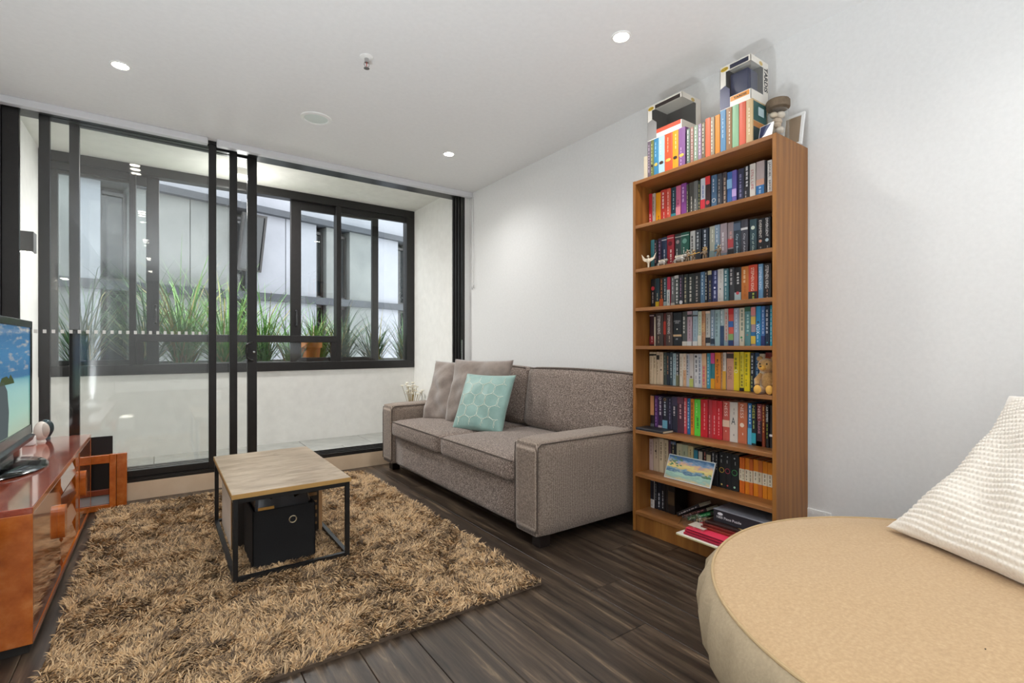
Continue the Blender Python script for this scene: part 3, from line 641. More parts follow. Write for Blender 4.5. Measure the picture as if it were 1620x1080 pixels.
tag(mesh_obj('paper_wrapper', MB().bbox(-0.035, 0.035, -0.004, 0.004, 0, 0.045, 0.002), plain('b98637', 0.6), None, False, (0.405, 2.574, 0.252)), 'small amber packet poking out of the black storage cube', 'packet')
bx = thing('cardboard_box', 'cardboard carton with white side under the back of the coffee table', 'box', (0.515, 3.10, RUGZ))
mesh_obj('carton', MB().bbox(-0.225, 0.225, -0.22, 0.22, 0, 0.345, 0.003, 1), M['card'], bx)
mesh_obj('white_panel', MB().box(-0.2262, -0.2252, -0.215, 0.215, 0.004, 0.34), M['white_card'], bx)
mesh_obj('printed_front', MB().box(-0.222, 0.205, -0.2222, -0.2208, 0.004, 0.34), plain('241d18', 0.5), bx)
pr = MB()
for i in range(7): pr.box(0.15+0.006*(i % 2), 0.195, -0.2234, -0.2222, 0.05+i*0.04, 0.062+i*0.04+0.006*(i % 3))
mesh_obj('printed_marks', pr, plain('8a6a44', 0.6), bx)

# ================================================================== SIDEBOARD, TELEVISION
BX = -0.36; BY0, BY1 = 2.335, 4.065; BZ = 0.505; BXL = -0.80
sb = thing('sideboard', 'low polished orange teak sideboard under the television', 'sideboard', ((BX+BXL)/2, (BY0+BY1)/2, 0))
wpart(sb, 'plinth', MB().box(BXL+0.02, BX-0.012, BY0+0.02, BY1-0.02, 0.0, 0.035), plain('2a2723', 0.6))
wpart(sb, 'top', MB().bbox(BXL, BX, BY0, BY1, BZ-0.022, BZ, 0.002), M['teak_top'])
wpart(sb, 'top_edge', MB().box(BX, BX+0.0012, BY0, BY1, BZ-0.021, BZ-0.001), M['teak'])
wpart(sb, 'end_panel', MB().bbox(BXL, BX, BY0, BY0+0.02, 0.035, BZ-0.022, 0.002), M['teak'])
wpart(sb, 'end_panel', MB().bbox(BXL, BX, BY1-0.02, BY1, 0.035, BZ-0.022, 0.002), M['teak'])
wpart(sb, 'bottom_panel', MB().box(BXL, BX, BY0+0.02, BY1-0.02, 0.035, 0.057), M['teak'])
wpart(sb, 'back_panel', MB().box(BXL, BXL+0.01, BY0+0.02, BY1-0.02, 0.057, BZ-0.022), M['teak'])
ya, yb, yc_ = Y_at(97, BX), Y_at(119, BX), Y_at(126.5, BX)
wpart(sb, 'divider', MB().box(BXL+0.01, BX-0.004, yb+0.05, yc_, 0.057, BZ-0.022), M['teak'])
wpart(sb, 'divider', MB().box(BXL+0.01, BX-0.03, ya-0.02, ya-0.002, 0.057, BZ-0.022), M['teak'])
def pull(parent, y, z, l):
    m = MB(); pts = []
    for i in range(24):
        a_ = 2*PI*i/24; cx_, sy_ = math.cos(a_), math.sin(a_); pts.append((y+0.034*abs(cx_)**0.6*(1 if cx_ > 0 else -1), z+0.07*abs(sy_)**0.5*(1 if sy_ > 0 else -1)))
    m.prism(pts, BX-0.001, BX+0.022, 'x')
    h = mesh_obj('handle', MB().add([tuple(Vector(p)-l) for p in m.v], m.f), M['teak'], parent)
    m = MB(); pts = [(y+0.014*math.cos(2*PI*i/16), z+0.042*math.sin(2*PI*i/16)) for i in range(16)]
    m.prism(pts, BX+0.0215, BX+0.0232, 'x')
    # finger recess: dark oval let into the pull
    return h, MB().add([tuple(Vector(p)-l) for p in m.v], m.f)
for y0, y1, hy in ((BY0+0.022, ya, ya-0.055), (yc_+0.002, BY1-0.022, yc_+0.05)):
    d = wpart(sb, 'door', MB().bbox(BX-0.02, BX-0.001, y0, y1, 0.060, BZ-0.025, 0.002), M['teak_door'])
    h, rec = pull(d, hy, 0.30, sb.location)
    mesh_obj('finger_recess', rec, plain('5a2c10', 0.4), h) if False else None
dh = (BZ-0.025-0.06)/4
for i in range(4):
    z0 = 0.060+i*dh; m = MB()
    prof = [(BX-0.03, z0+0.003), (BX-0.014, z0+0.003), (BX+0.006, z0+dh*0.35), (BX-0.012, z0+dh-0.003), (BX-0.03, z0+dh-0.003)]
    m.prism([(p[0], p[1]) for p in prof], ya+0.004, yb-0.012, 'y'); wpart(sb, 'drawer', m, M['teak_door'], fix=True)

tv = thing('television', 'black flat television on an oval stand showing a tropical lagoon', 'television', (-0.57, 3.105, BZ))
TVX = -0.56; ty0, ty1, tz0, tz1 = 2.62, 3.588, 0.60, 1.19
wpart(tv, 'case', MB().bbox(TVX-0.07, TVX-0.004, ty0+0.02, ty1-0.02, tz0+0.03, tz1-0.02, 0.02, 3), plain('101012', 0.4))
fm = MB().bbox(TVX-0.02, TVX+0.006, ty0, ty1, tz1-0.036, tz1, 0.004).bbox(TVX-0.02, TVX+0.006, ty0, ty1, tz0, tz0+0.05, 0.004).bbox(TVX-0.02, TVX+0.006, ty0, ty0+0.03, tz0, tz1, 0.004).bbox(TVX-0.02, TVX+0.006, ty1-0.03, ty1, tz0, tz1, 0.004)
wpart(tv, 'bezel', fm, M['black_gloss'])
sm_ = bpy.data.materials.new('lagoon_picture'); nt, N, L, b_ = nodes_of(sm_)
tc = N.new('ShaderNodeTexCoord'); sp = N.new('ShaderNodeSeparateXYZ'); L.new(tc.outputs['Generated'], sp.inputs[0])
no = N.new('ShaderNodeTexNoise'); no.inputs['Scale'].default_value = 5; no.inputs['Detail'].default_value = 6
mp = N.new('ShaderNodeMapping'); mp.inputs['Scale'].default_value = (1, 1.2, 4); L.new(tc.outputs['Generated'], mp.inputs[0]); L.new(mp.outputs[0], no.inputs['Vector'])
rp = N.new('ShaderNodeValToRGB'); e = rp.color_ramp.elements
for i, (p, c) in enumerate([(0.0, '9db39a'), (0.18, '8cbfae'), (0.40, '74b6b4'), (0.50, '5aa6b6'), (0.52, '3a79a8'), (0.75, '3f86b8'), (1.0, '2d6d9e')]):
    if i >= 2: e.new(p)
    e[i].position = p; e[i].color = H(c)
L.new(sp.outputs['Z'], rp.inputs[0])
cl = N.new('ShaderNodeValToRGB'); cl.color_ramp.elements[0].position = 0.52; cl.color_ramp.elements[1].position = 0.72
L.new(no.outputs[0], cl.inputs[0])
gt = N.new('ShaderNodeMath'); gt.operation = 'GREATER_THAN'; gt.inputs[1].default_value = 0.58; L.new(sp.outputs['Z'], gt.inputs[0])
mu = N.new('ShaderNodeMath'); mu.operation = 'MULTIPLY'; L.new(cl.outputs[0], mu.inputs[0]); L.new(gt.outputs[0], mu.inputs[1])
mx = N.new('ShaderNodeMix'); mx.data_type = 'RGBA'; mx.inputs[7].default_value = H('c9c2b4'); L.new(mu.outputs[0], mx.inputs[0]); L.new(rp.outputs[0], mx.inputs[6])
L.new(mx.outputs[2], b_.inputs['Emission Color']); b_.inputs['Emission Strength'].default_value = 0.5; b_.inputs['Base Color'].default_value = (0.01, 0.01, 0.01, 1); b_.inputs['Roughness'].default_value = 0.12
scr = wpart(tv, 'screen', MB().box(TVX-0.006, TVX+0.001, ty0+0.03, ty1-0.03, tz0+0.05, tz1-0.036), sm_)
rock = MB().prism([(ty0+0.1, tz0+0.052), (3.10, tz0+0.052), (3.12, tz0+0.16), (3.09, tz0+0.26), (3.03, tz0+0.30), (2.9, tz0+0.31)], TVX+0.001, TVX+0.0016, 'x')
l = tv.location; rock.v = [tuple(Vector(p)-l) for p in rock.v]
mesh_obj('picture_rock', rock, emission('screen_rock', H('6c7678'), 0.45), scr)
isl = MB().prism([(2.95, 0.887), (3.22, 0.887), (3.20, 0.905), (3.15, 0.93), (3.12, 0.912), (3.08, 0.925), (3.0, 0.92)], TVX+0.001, TVX+0.0016, 'x'); isl.v = [tuple(Vector(p)-l) for p in isl.v]
mesh_obj('picture_island', isl, emission('screen_island', H('5d6a4c'), 0.45), scr)
wpart(tv, 'stand_neck', MB().prism([(TVX-0.045, BZ+0.02), (TVX+0.0, BZ+0.02), (TVX-0.012, tz0+0.08), (TVX-0.055, tz0+0.08)], 2.99, 3.22, 'y'), plain('2a2c2e', 0.25))
wpart(tv, 'stand_base', MB().lathe([(0, 0), (0.25, 0), (0.255, 0.006), (0.24, 0.016), (0.12, 0.024), (0, 0.026)], (TVX-0.02, 3.105, BZ), 40, 0.60, 1.0), M['black_gloss'], True)
wpart(tv, 'lower_trim', MB().prism([(TVX+0.002, tz0+0.004), (TVX+0.022, tz0-0.004), (TVX+0.012, tz0-0.03), (TVX-0.02, tz0-0.03), (TVX-0.02, tz0)], ty0+0.05, ty1-0.03, 'y'), plain('3c4145', 0.25))
for nm, lb, hx, dx, dy in (('pod_speaker', 'small white egg-shaped pod on the sideboard beside the television', 'efe6dc', -0.565, 3.90), ('pod_speaker', 'small dark teal egg-shaped pod behind the white one', '2f4a52', -0.56, 4.00)):
    t = thing(nm, lb, 'speaker', (dx, dy, BZ), 0, 'pods beside the television')
    mesh_obj('foot', MB().lathe([(0, 0), (0.022, 0), (0.018, 0.012), (0, 0.012)], n=20), plain(hx, 0.3), t, True)
    mesh_obj('shell', MB().ball((0, 0, 0.062), (0.034, 0.040, 0.056), 20, 14), plain(hx, 0.25), t, True)
    mesh_obj('face', MB().ball((0.012, -0.008, 0.066), (0.026, 0.031, 0.044), 16, 12), plain('c9bdb2' if hx[0] == 'e' else '1f3238', 0.5), t, True)
t = thing('charging_dock', 'small white dock block behind the television stand', 'dock', (-0.60, 3.80, BZ))
mesh_obj('dock_body', MB().bbox(-0.025, 0.025, -0.03, 0.03, 0, 0.05, 0.006, 3), M['white_gloss'], t, True); mesh_obj('dock_slot', MB().box(-0.015, 0.015, -0.02, 0.02, 0.05, 0.0508), plain('9aa0a6', 0.3), t)

# wooden frames leaning at the end of the sideboard
def lean_frame(label, x0, x1, y, h, tilt, mid, panel_hex, b_=0.032):
    t = thing('wooden_frame', label, 'frame', ((x0+x1)/2, y, 0.001), 0, 'wooden frames by the step'); w_ = (x1-x0)/2
    R = Matrix.Rotation(-tilt, 4, 'X')
    def pp(n, m, mat): m.xf(R); return mesh_obj(n, m, mat, t)
    for s_ in (-1, 1): pp('post', MB().bbox(min(s_*w_, s_*(w_-b_)), max(s_*w_, s_*(w_-b_)), 0, 0.045, 0.0, h, 0.003), M['teak'])
    pp('top_rail', MB().bbox(-w_+b_, w_-b_, 0.0, 0.045, h-0.055, h-0.002, 0.003), M['teak'])
    pp('bottom_rail', MB().bbox(-w_+b_, w_-b_, 0, 0.045, 0.002, 0.04, 0.003), M['teak'])
    if mid: pp('middle_rail', MB().bbox(-w_+b_, w_-b_, 0.01, 0.04, 0.10, 0.135, 0.003), plain('7c3210', 0.4))
    pp('backing', MB().box(-w_+b_, w_-b_, 0.03, 0.036, 0.135 if mid else 0.04, h-0.055), plain(panel_hex, 0.3))
    if mid: pp('lower_backing', MB().box(-w_+b_, w_-b_, 0.03, 0.036, 0.04, 0.10), plain('a9b4b8', 0.4))
lean_frame('orange wooden frame with black panel leaning beside the sideboard', -0.56, X_at(183, 4.10), 4.085, 0.358, math.radians(3), True, '0e0e10')
lean_frame('rear orange wooden frame with blue picture behind the black panelled one', -0.52, X_at(201, 4.18), 4.160, 0.345, math.radians(3), False, '2c5a6c', 0.055)
t = thing('black_panel', 'thin black board standing behind the wooden frames', 'board', (-0.38, 4.235, 0.001)); mesh_obj('board', MB().bbox(-0.14, X_at(178, 4.22)+0.38, 0, 0.012, 0, 0.455, 0.002), plain('1a1a1c', 0.5), t)
mesh_obj('board_edge', MB().box(-0.14, X_at(178, 4.22)+0.38, -0.001, 0.013, 0.455, 0.457), plain('0a0a0a', 0.4), t)

# stool whose teal seat just enters the frame at the left
t = thing('stool', 'teal padded stool in front of the sideboard at left edge', 'stool', (-0.615, 2.13, 0))
mesh_obj('seat_pad', place(soft_box(0.36, 0.36, 0.09, 0.04, 8, (0, 0, 0.012)), 0, 0, 0.435), plain('4a6468', 0.6), t, 'all')
mesh_obj('seat_board', MB().bbox(-0.165, 0.165, -0.165, 0.165, 0.372, 0.392, 0.004), M['dark_wood'], t)
for x in (-0.15, 0.04):
    for y in (-0.15, 0.12): mesh_obj('leg', MB().bbox(x, x+0.03, y, y+0.03, 0.0, 0.372, 0.003), M['dark_wood'], t)

# ================================================================== BOOKCASE
CX0, CX1 = 2.215, 2.515; CY0, CY1 = 1.092, 1.905; CT = 0.018; CZ = 2.005
SHZ = [1.750, 1.499, 1.277, 1.060, 0.838, 0.580, 0.333, 0.115]
bc = thing('bookcase', 'tall brown oak veneer bookcase filled with books', 'bookcase', ((CX0+CX1)/2, (CY0+CY1)/2, 0))
for y in (CY0, CY1-CT): wpart(bc, 'side_panel', MB().bbox(CX0, CX1, y, y+CT, 0, CZ, 0.001, 1), M['case'])
wpart(bc, 'top_panel', MB().bbox(CX0+0.001, CX1, CY0+CT, CY1-CT, CZ-0.02, CZ-0.001, 0.001, 1), M['shelf'])
wpart(bc, 'back_panel', MB().box(CX1-0.006, CX1-0.001, CY0+CT, CY1-CT, 0.08, CZ-0.02), M['case_back'])
for z in SHZ: wpart(bc, 'shelf', MB().bbox(CX0+0.001, CX1-0.006, CY0+CT, CY1-CT, z-0.019, z, 0.001, 1), M['shelf'])
wpart(bc, 'plinth', MB().bbox(CX0+0.012, CX0+0.03, CY0+CT, CY1-CT, 0.0, SHZ[-1]-0.019, 0.001, 1), M['case'])

# ------------------------------------------------------------------ books
ORD = ['first', 'second', 'third', 'fourth', 'fifth', 'sixth', 'seventh', 'eighth', 'ninth', 'tenth', 'eleventh', 'twelfth', 'thirteenth', 'fourteenth', 'fifteenth', 'sixteenth',
       'seventeenth', 'eighteenth', 'nineteenth', 'twentieth', 'twenty-first', 'twenty-second', 'twenty-third', 'twenty-fourth', 'twenty-fifth', 'twenty-sixth', 'twenty-seventh', 'twenty-eighth', 'twenty-ninth', 'thirtieth', 'thirty-first']
def cover_mb(t, h, d):
    """U-shaped cover with a slightly rounded spine; spine at x=0 facing -x"""
    y = t/2; c = min(0.0015, t*0.12); q = min(0.0016, t*0.2)
    out = [(d, -y), (0.002, -y), (0.0004, -y*0.8), (-0.0004, 0), (0.0004, y*0.8), (0.002, y), (d, y), (d, y-q), (0.004, y-q), (0.004, -y+q), (d, -y+q)]
    m = MB(); n = len(out)
    vs = [(a, b, 0) for a, b in out]+[(a, b, h) for a, b in out]
    fsd = [(i, (i+1) % n, n+(i+1) % n, n+i) for i in range(n)]
    caps = [(0, 1, 9, 10), (1, 2, 3, 4, 5, 8, 9), (5, 6, 7, 8)]
    fsd = [f[::-1] for f in fsd]
    m.add(vs, [c_ for c_ in caps]+[tuple(i+n for i in c_[::-1]) for c_ in caps]+fsd); return m
def make_book(label, group, t, h, d, hexc, extras, rnd):
    b = mesh_obj('book', cover_mb(t, h, d), plain(hexc, 0.42, 0, 0.4, 0.92), None, fix=True); tag(b, label, 'book', group)
    q = min(0.0016, t*0.2)
    mesh_obj('page_block', MB().box(0.004, d-0.003, -t/2+q, t/2-q, 0.003, h-0.003), M['paper'], b)
    def bar(nm, z0, z1, hx, w=0.98, x=-0.0012, y0=None, y1=None):
        ya_, yb_ = (-t/2*w, t/2*w) if y0 is None else (y0, y1)
        return MB().box(x, 0.0016 if nm == 'spine_band' else 0.0005, ya_, yb_, z0, z1)
    for e_ in extras:
        k = e_[0]
        if k == 'b':
            z0, z1 = float(e_[2])*h, float(e_[3])*h
            mesh_obj('spine_band', bar('spine_band', z0, z1, None), plain(e_[1], 0.42, 0, 0.4, 0.92), b)
        elif k in 'tu':
            s, hx, lo, hi = e_[1], e_[2], float(e_[3])*h, float(e_[4])*h; fr = float(e_[5]) if len(e_) > 5 else 0.5
            if k == 't': m = text_mb(s, (-0.0016, t*fr/2, hi), (0, 0, lo-hi), (0, -t*fr, 0))
            else: m = text_mb(s, (-0.0016, t*fr/2, lo), (0, -t*fr, 0), (0, 0, hi-lo))
            mesh_obj('spine_lettering', m, plain(hx, 0.5), b)
        elif k == 'd':
            hx, lo, hi = e_[1], float(e_[2])*h, float(e_[3])*h; m = MB(); z = hi; w_ = min(0.006, t*0.3) if len(e_) < 5 else min(0.011, t*float(e_[4])); yo = rnd.uniform(-0.12, 0.12)*t
            while z > lo+0.006:
                l_ = min(z-lo, rnd.uniform(0.008, 0.022)); zz = z
                while zz > z-l_+0.002:
                    s_ = rnd.uniform(0.0022, 0.0034); m.box(-0.0016, -0.001, yo-w_/2*rnd.uniform(0.7, 1), yo+w_/2*rnd.uniform(0.7, 1), zz-s_*0.65, zz); zz -= s_
                z -= l_+0.005
            if m.v: mesh_obj('spine_lettering', m, plain(hx, 0.5), b)
        elif k == 'o':
            hx, zf, rr = e_[1], float(e_[2])*h, float(e_[3])*t
            pts = [(rr*math.cos(2*PI*i/14), zf+rr*math.sin(2*PI*i/14)) for i in range(14)]
            mesh_obj('spine_emblem', MB().prism(pts, -0.0017, -0.001, 'x'), plain(hx, 0.5), b)
        elif k == 'r':
            hx, zf, rr = e_[1], float(e_[2])*h, float(e_[3])*t
            mesh_obj('spine_emblem', MB().tube([(-0.0012, rr*math.cos(2*PI*i/20), zf+rr*math.sin(2*PI*i/20)) for i in range(20)], 0.0011, 6, True), plain(hx, 0.5), b)
    return b
# one line a book: left and right edge on the spine line, height in cm, colour, words for the colour | band / text / dashes / disc / ring on the spine
ROWS = {}
ROWS[1] = """117 152 20 c22a33 red|d,f0d8d0,.1,.4
154 190 19.6 b9aa9d grey-beige|d,6a5a4a,.3,.9
193 252 19.2 e39a12 amber yellow|d,4a2a10,.08,.3
255 326 19.8 c23a30 red|t,JENNIFER,f5ece6,.45,.92,.4|d,f0d0c0,.08,.35
328 371 19.6 d15a44 coral red|d,f6d8c8,.2,.9
373 430 19.4 1e3a4a dark teal|d,a8d4d8,.3,.9|b,3d8890,0,.25
433 489 19.6 c5668a pink|b,d88a9a,0,.4|d,5a1c3a,.4,.6
490 552 19.8 84408e purple|t,JEMMA,d8b8e0,.45,.9,.5
555 579 18.6 4a4a40 olive grey|d,c8c0a0,.1,.8
580 636 19.2 4a4843 charcoal|d,d8d4c8,.15,.6
640 688 19 6a6c6a mid grey|d,d0d0c8,.15,.5
692 720 18.6 2a3a30 dark green|d,d0c890,.1,.9
722 777 19.2 c8ccd4 white and red|b,c8303c,0,.42|d,3058a8,.45,.8
779 836 19.8 3a2628 dark maroon|b,d83a3e,.78,1|o,b83840,.3,.4
842 908 19.4 4a6a88 slate blue|d,d8e0e8,.5,.9|r,f0ece0,.32,.3
915 970 19 45464e dark grey|d,b8b0a8,.2,.85
975 1022 19.2 4c4448 brownish grey|t,THE CRUEL,d0b8a0,.15,.85,.4
1024 1084 18.6 3a68a8 bright blue|b,88b8e0,.55,.8
1086 1138 18.6 6a62b0 violet blue|b,c0a8e0,.3,.5
1156 1220 18.2 353850 dark navy|t,CITADEL,8a88b0,.2,.85,.45
1226 1290 18.8 26262c black|t,LE CARRE,e0e0e4,.45,.98,.5|d,b0b0b8,.1,.35
1293 1360 18.8 d8d4cc off-white|t,STILL LIFE,a83a3c,.35,.85,.45
1366 1462 19 b8aaa8 hazy pink and blue|b,2f6ea8,.0,.4|b,d8a890,.4,.55|t,THE SEA,a8c8e8,.08,.36,.3
1466 1490 18.6 22242c narrow black
1493 1549 18.4 ecebe8 white|t,JANUEL  ERNEST,18181c,.1,.95,.55"""
ROWS[2] = """133 175 17.6 4a8a92 plain teal
182 216 17.2 2e2c34 narrow black|d,c8a0a8,.2,.9
225 264 17.4 3c2a44 dark plum|t,KINDRED,a88ab0,.3,.9,.5
270 327 17.8 2c3a58 navy|b,d0d4dc,.9,.93|d,e0e4ec,.3,.6
330 408 18 a82e3a red|b,e8d8d4,.9,.92|t,VICIOUS,f4e8e0,.15,.55,.3|o,6a1c26,.74,.3
418 488 17.8 3a4444 dark slate|b,d0d0c8,.9,.92|d,e8e8e0,.2,.55|o,a08a8a,.76,.28
492 585 18 1f5a4c dark green|b,d8e4dc,.9,.92|d,f0f4ec,.2,.55|o,6aa090,.74,.28
598 655 17.8 c8c8c4 white|t,CASTLE,18181a,.4,.85,.7
662 724 17.8 3a4048 charcoal|t,BRIDGES,c8d0d4,.4,.92,.55
740 812 17.8 24303f dark navy|t,MYSTIC,d0d8e4,.45,.95,.5|o,a8b0e0,.38,.25
818 884 18.2 b8baa8 pale sage|d,f0f0e0,.5,.9|b,8aa0a0,0,.3
886 944 18.2 8aa0b4 pale steel blue|b,5a88a0,.2,.45|d,e8f0f4,.5,.9
946 1026 18.2 a89aa0 greyish pink|t,CLOCKWORK,e8e4e8,.2,.75,.35|b,7a8a98,0,.18
1036 1102 18 9a8a8e dusty grey|b,b84a4e,.3,.55|b,2c2c32,0,.26|t,LADY,d8a8a0,.5,.75,.5
1106 1190 17.8 34424e dark slate blue|t,City of Bones,b8d0d8,.05,.65,.4|b,5a6a80,.75,.95
1193 1272 17.8 4a4a54 smoky grey|b,e4e4e4,.72,.78|t,City of Ashes,d0d4dc,.05,.62,.35
1290 1370 17.2 38525a dark teal|o,d8e4d4,.76,.28|t,City of Glass,c8e0d8,.05,.6,.4
1379 1453 16.8 22242a black|t,EVERMENT,e8e0d8,.45,.95,.38|o,d09a84,.36,.24|d,a8a8a8,.06,.2
1460 1537 16.8 202228 black|t,DIVERGENT,f0f0f0,.45,.97,.38|o,b8d0d8,.36,.26|d,a8a8a8,.06,.2"""
ROWS[3] = """135 190 17 1c1a1c black|o,c8303a,.68,.36|d,d8c8c0,.12,.55
195 236 17 1f3a44 dark teal|b,d8b428,0,.22|d,d8d0b0,.25,.5
244 286 17 3a2a28 brown and orange|b,c85a28,.05,.3|d,e8905a,.3,.95
291 328 17 2a4a54 teal and white|d,e8f0f0,.25,.95|b,a0b0b0,0,.2
331 366 17 c03a54 crimson|b,c8ccc8,0,.58|d,405868,.08,.5
371 416 17 6a6c6c grey|d,e0e0e0,.4,.95|b,c0b8ac,0,.14
418 466 17.2 48504e dark grey and white|t,THE GIRL,f0f0ec,.1,.85,.6|b,c8c8c4,.9,1
471 520 17.4 2a2a34 black|d,b890b0,.25,.9|o,d0d4d8,.13,.4
526 570 17.2 2c3434 black|t,DARK RISING,c0b898,.1,.9,.35
575 640 17.2 2a3232 black|t,DARK PLACES,d8d4c8,.1,.9,.3
643 712 17.2 2a2e32 black|t,THE GRIFTER,b0a8a0,.1,.9,.3
715 768 17.4 4f7290 steel blue|d,d8ecf4,.3,.9
770 800 17.4 1c2024 narrow black|d,f0f0e8,.1,.95
802 846 17.4 28304a navy|b,c8c0a0,.88,1|d,b8a878,.15,.7
849 916 17.4 323a6e indigo|t,Big Little,b8c0e8,.6,.98,.4|o,eef0ff,.48,.16|t,LIES,c8d0f0,.1,.4,.4
919 986 17.6 d4d2ce chalk white|d,a8a4a0,.55,.95|o,2a2a2a,.42,.1|d,b0aca8,.08,.3
989 1046 17.4 4a7a84 grey teal|t,the holiday,d8e8e8,.5,.95,.4|d,b8d0d0,.08,.45
1049 1108 17.4 3a3a40 charcoal|t,THE NIGHTMARE,c8c4c4,.5,.95,.35
1111 1188 17.4 26262a black|t,The Power,e8e8e8,.5,.85,.4|b,b8ccd0,0,.28|o,c84a54,.26,.24
1191 1276 17.4 cc7a34 amber orange|t,SLEEPING,f0d0a0,.5,.9,.35|d,a85a1c,.1,.45
1279 1380 17.4 d0492c orange-red|b,26282c,0,.26|t,STEPHEN KING,f2dcc8,.28,.92,.36|t,JOYLAND,b8c84a,.04,.22,.2
1386 1444 17.2 6fa0c8 light blue|t,STEPHEN KING,dcecf8,.3,.92,.5
1449 1537 17 2a2628 black|t,STEPHEN KING,ece8e4,.32,.95,.42|d,c09a8a,.06,.28"""
ROWS[4] = """125 178 18.4 3a1c22 dark maroon|b,8a2a2e,.05,.3|b,b8a8a8,.93,.96|d,e8d0c8,.1,.3
179 193 16.6 e2d4b8 narrow cream
197 285 18.6 4c423e dark taupe|t,STEPHEN KING,ece4dc,.36,.92,.36|d,c0a890,.08,.3
287 316 18.6 5a2420 dark brown|b,b83a2c,.35,.75
318 391 18.6 574a46 taupe|t,STEPHEN KING,ece4dc,.36,.92,.4|d,c8b098,.08,.3
397 496 18.6 272d32 black|u,STEPHEN,d0d4d8,.72,.76,.75|u,KING,d0d4d8,.67,.71,.45|o,e0d8c8,.5,.07|b,d0b088,.28,.34|u,IT,e8e8e8,.18,.22,.25
505 562 18.6 4a504e dark grey|b,d8d4c8,0,.13|t,REVIVAL,d8d8d0,.35,.85,.45
566 621 18.6 b49aa4 dusty mauve|b,d8d8d4,0,.13|b,3a3a3c,.84,.9|d,7a5a68,.2,.75
626 684 18.6 9ab0bc light steel blue|b,dcdcd8,0,.13|b,3a4044,.84,.88|d,6a8498,.2,.75
688 731 18.4 c4d0bc pale mint|d,8a9a70,.3,.9|b,e0dcc8,0,.3
733 776 18.4 bc8a64 tan|d,8a5a38,.1,.9|b,d0a878,.4,.65
779 831 18.4 b8b8b2 light grey|b,33363c,.08,.24|d,70706c,.3,.8|b,e8d4c0,.93,1
833 880 18.6 8096a6 steel grey|b,2f3f50,.05,.2|d,e0e8f0,.2,.8
885 945 18.6 9cb8bc pale teal|t,THE LAST WIDOW,5a7478,.25,.9,.3
947 990 18.6 a8bcc0 pale blue|b,2f4a6c,0,.55|d,e8f0f4,.6,.95
992 1040 18.8 c0b8b0 stone grey|d,b84a44,.1,.9|b,90a8b0,0,.15
1045 1104 18.8 d05a4c red and blue banded|b,2c4478,0,.15|b,86a86a,.15,.32|b,3a6ab0,.5,.66|b,c83034,.84,1
1108 1168 18.8 a4b0c2 lavender grey|d,d8e0ec,.3,.95
1170 1229 18.8 d8d0b8 cream|t,THE HUMANS,4a6a60,.4,.95,.3|o,3a8a5a,.22,.2|d,5a6a6a,.1,.18
1231 1300 19 5e8f92 grey teal|t,STARDUST,b8dcd8,.35,.8,.45|b,3a6a54,.88,1|o,d86a4a,.28,.1
1305 1360 19 a89098 pink and yellow blocks|b,e0c060,.55,.75|b,2f74a8,.25,.35|b,e8c850,.05,.25|b,d88a8a,.78,.98
1363 1420 19 2e94c8 sky blue|t,VOX,f0fbff,.3,.55,.7|d,bce4f4,.1,.28|o,18445c,.6,.2
1423 1471 19 4a78b4 medium blue|d,c0d8f0,.3,.9|b,2f3f78,0,.25
1475 1528 19 23344e navy|t,THE CHRISTIE,d8dce8,.3,.9,.35|o,3aa0b0,.08,.15
1530 1558 19 2aa8c4 narrow cyan|d,d0f0f8,.1,.9"""
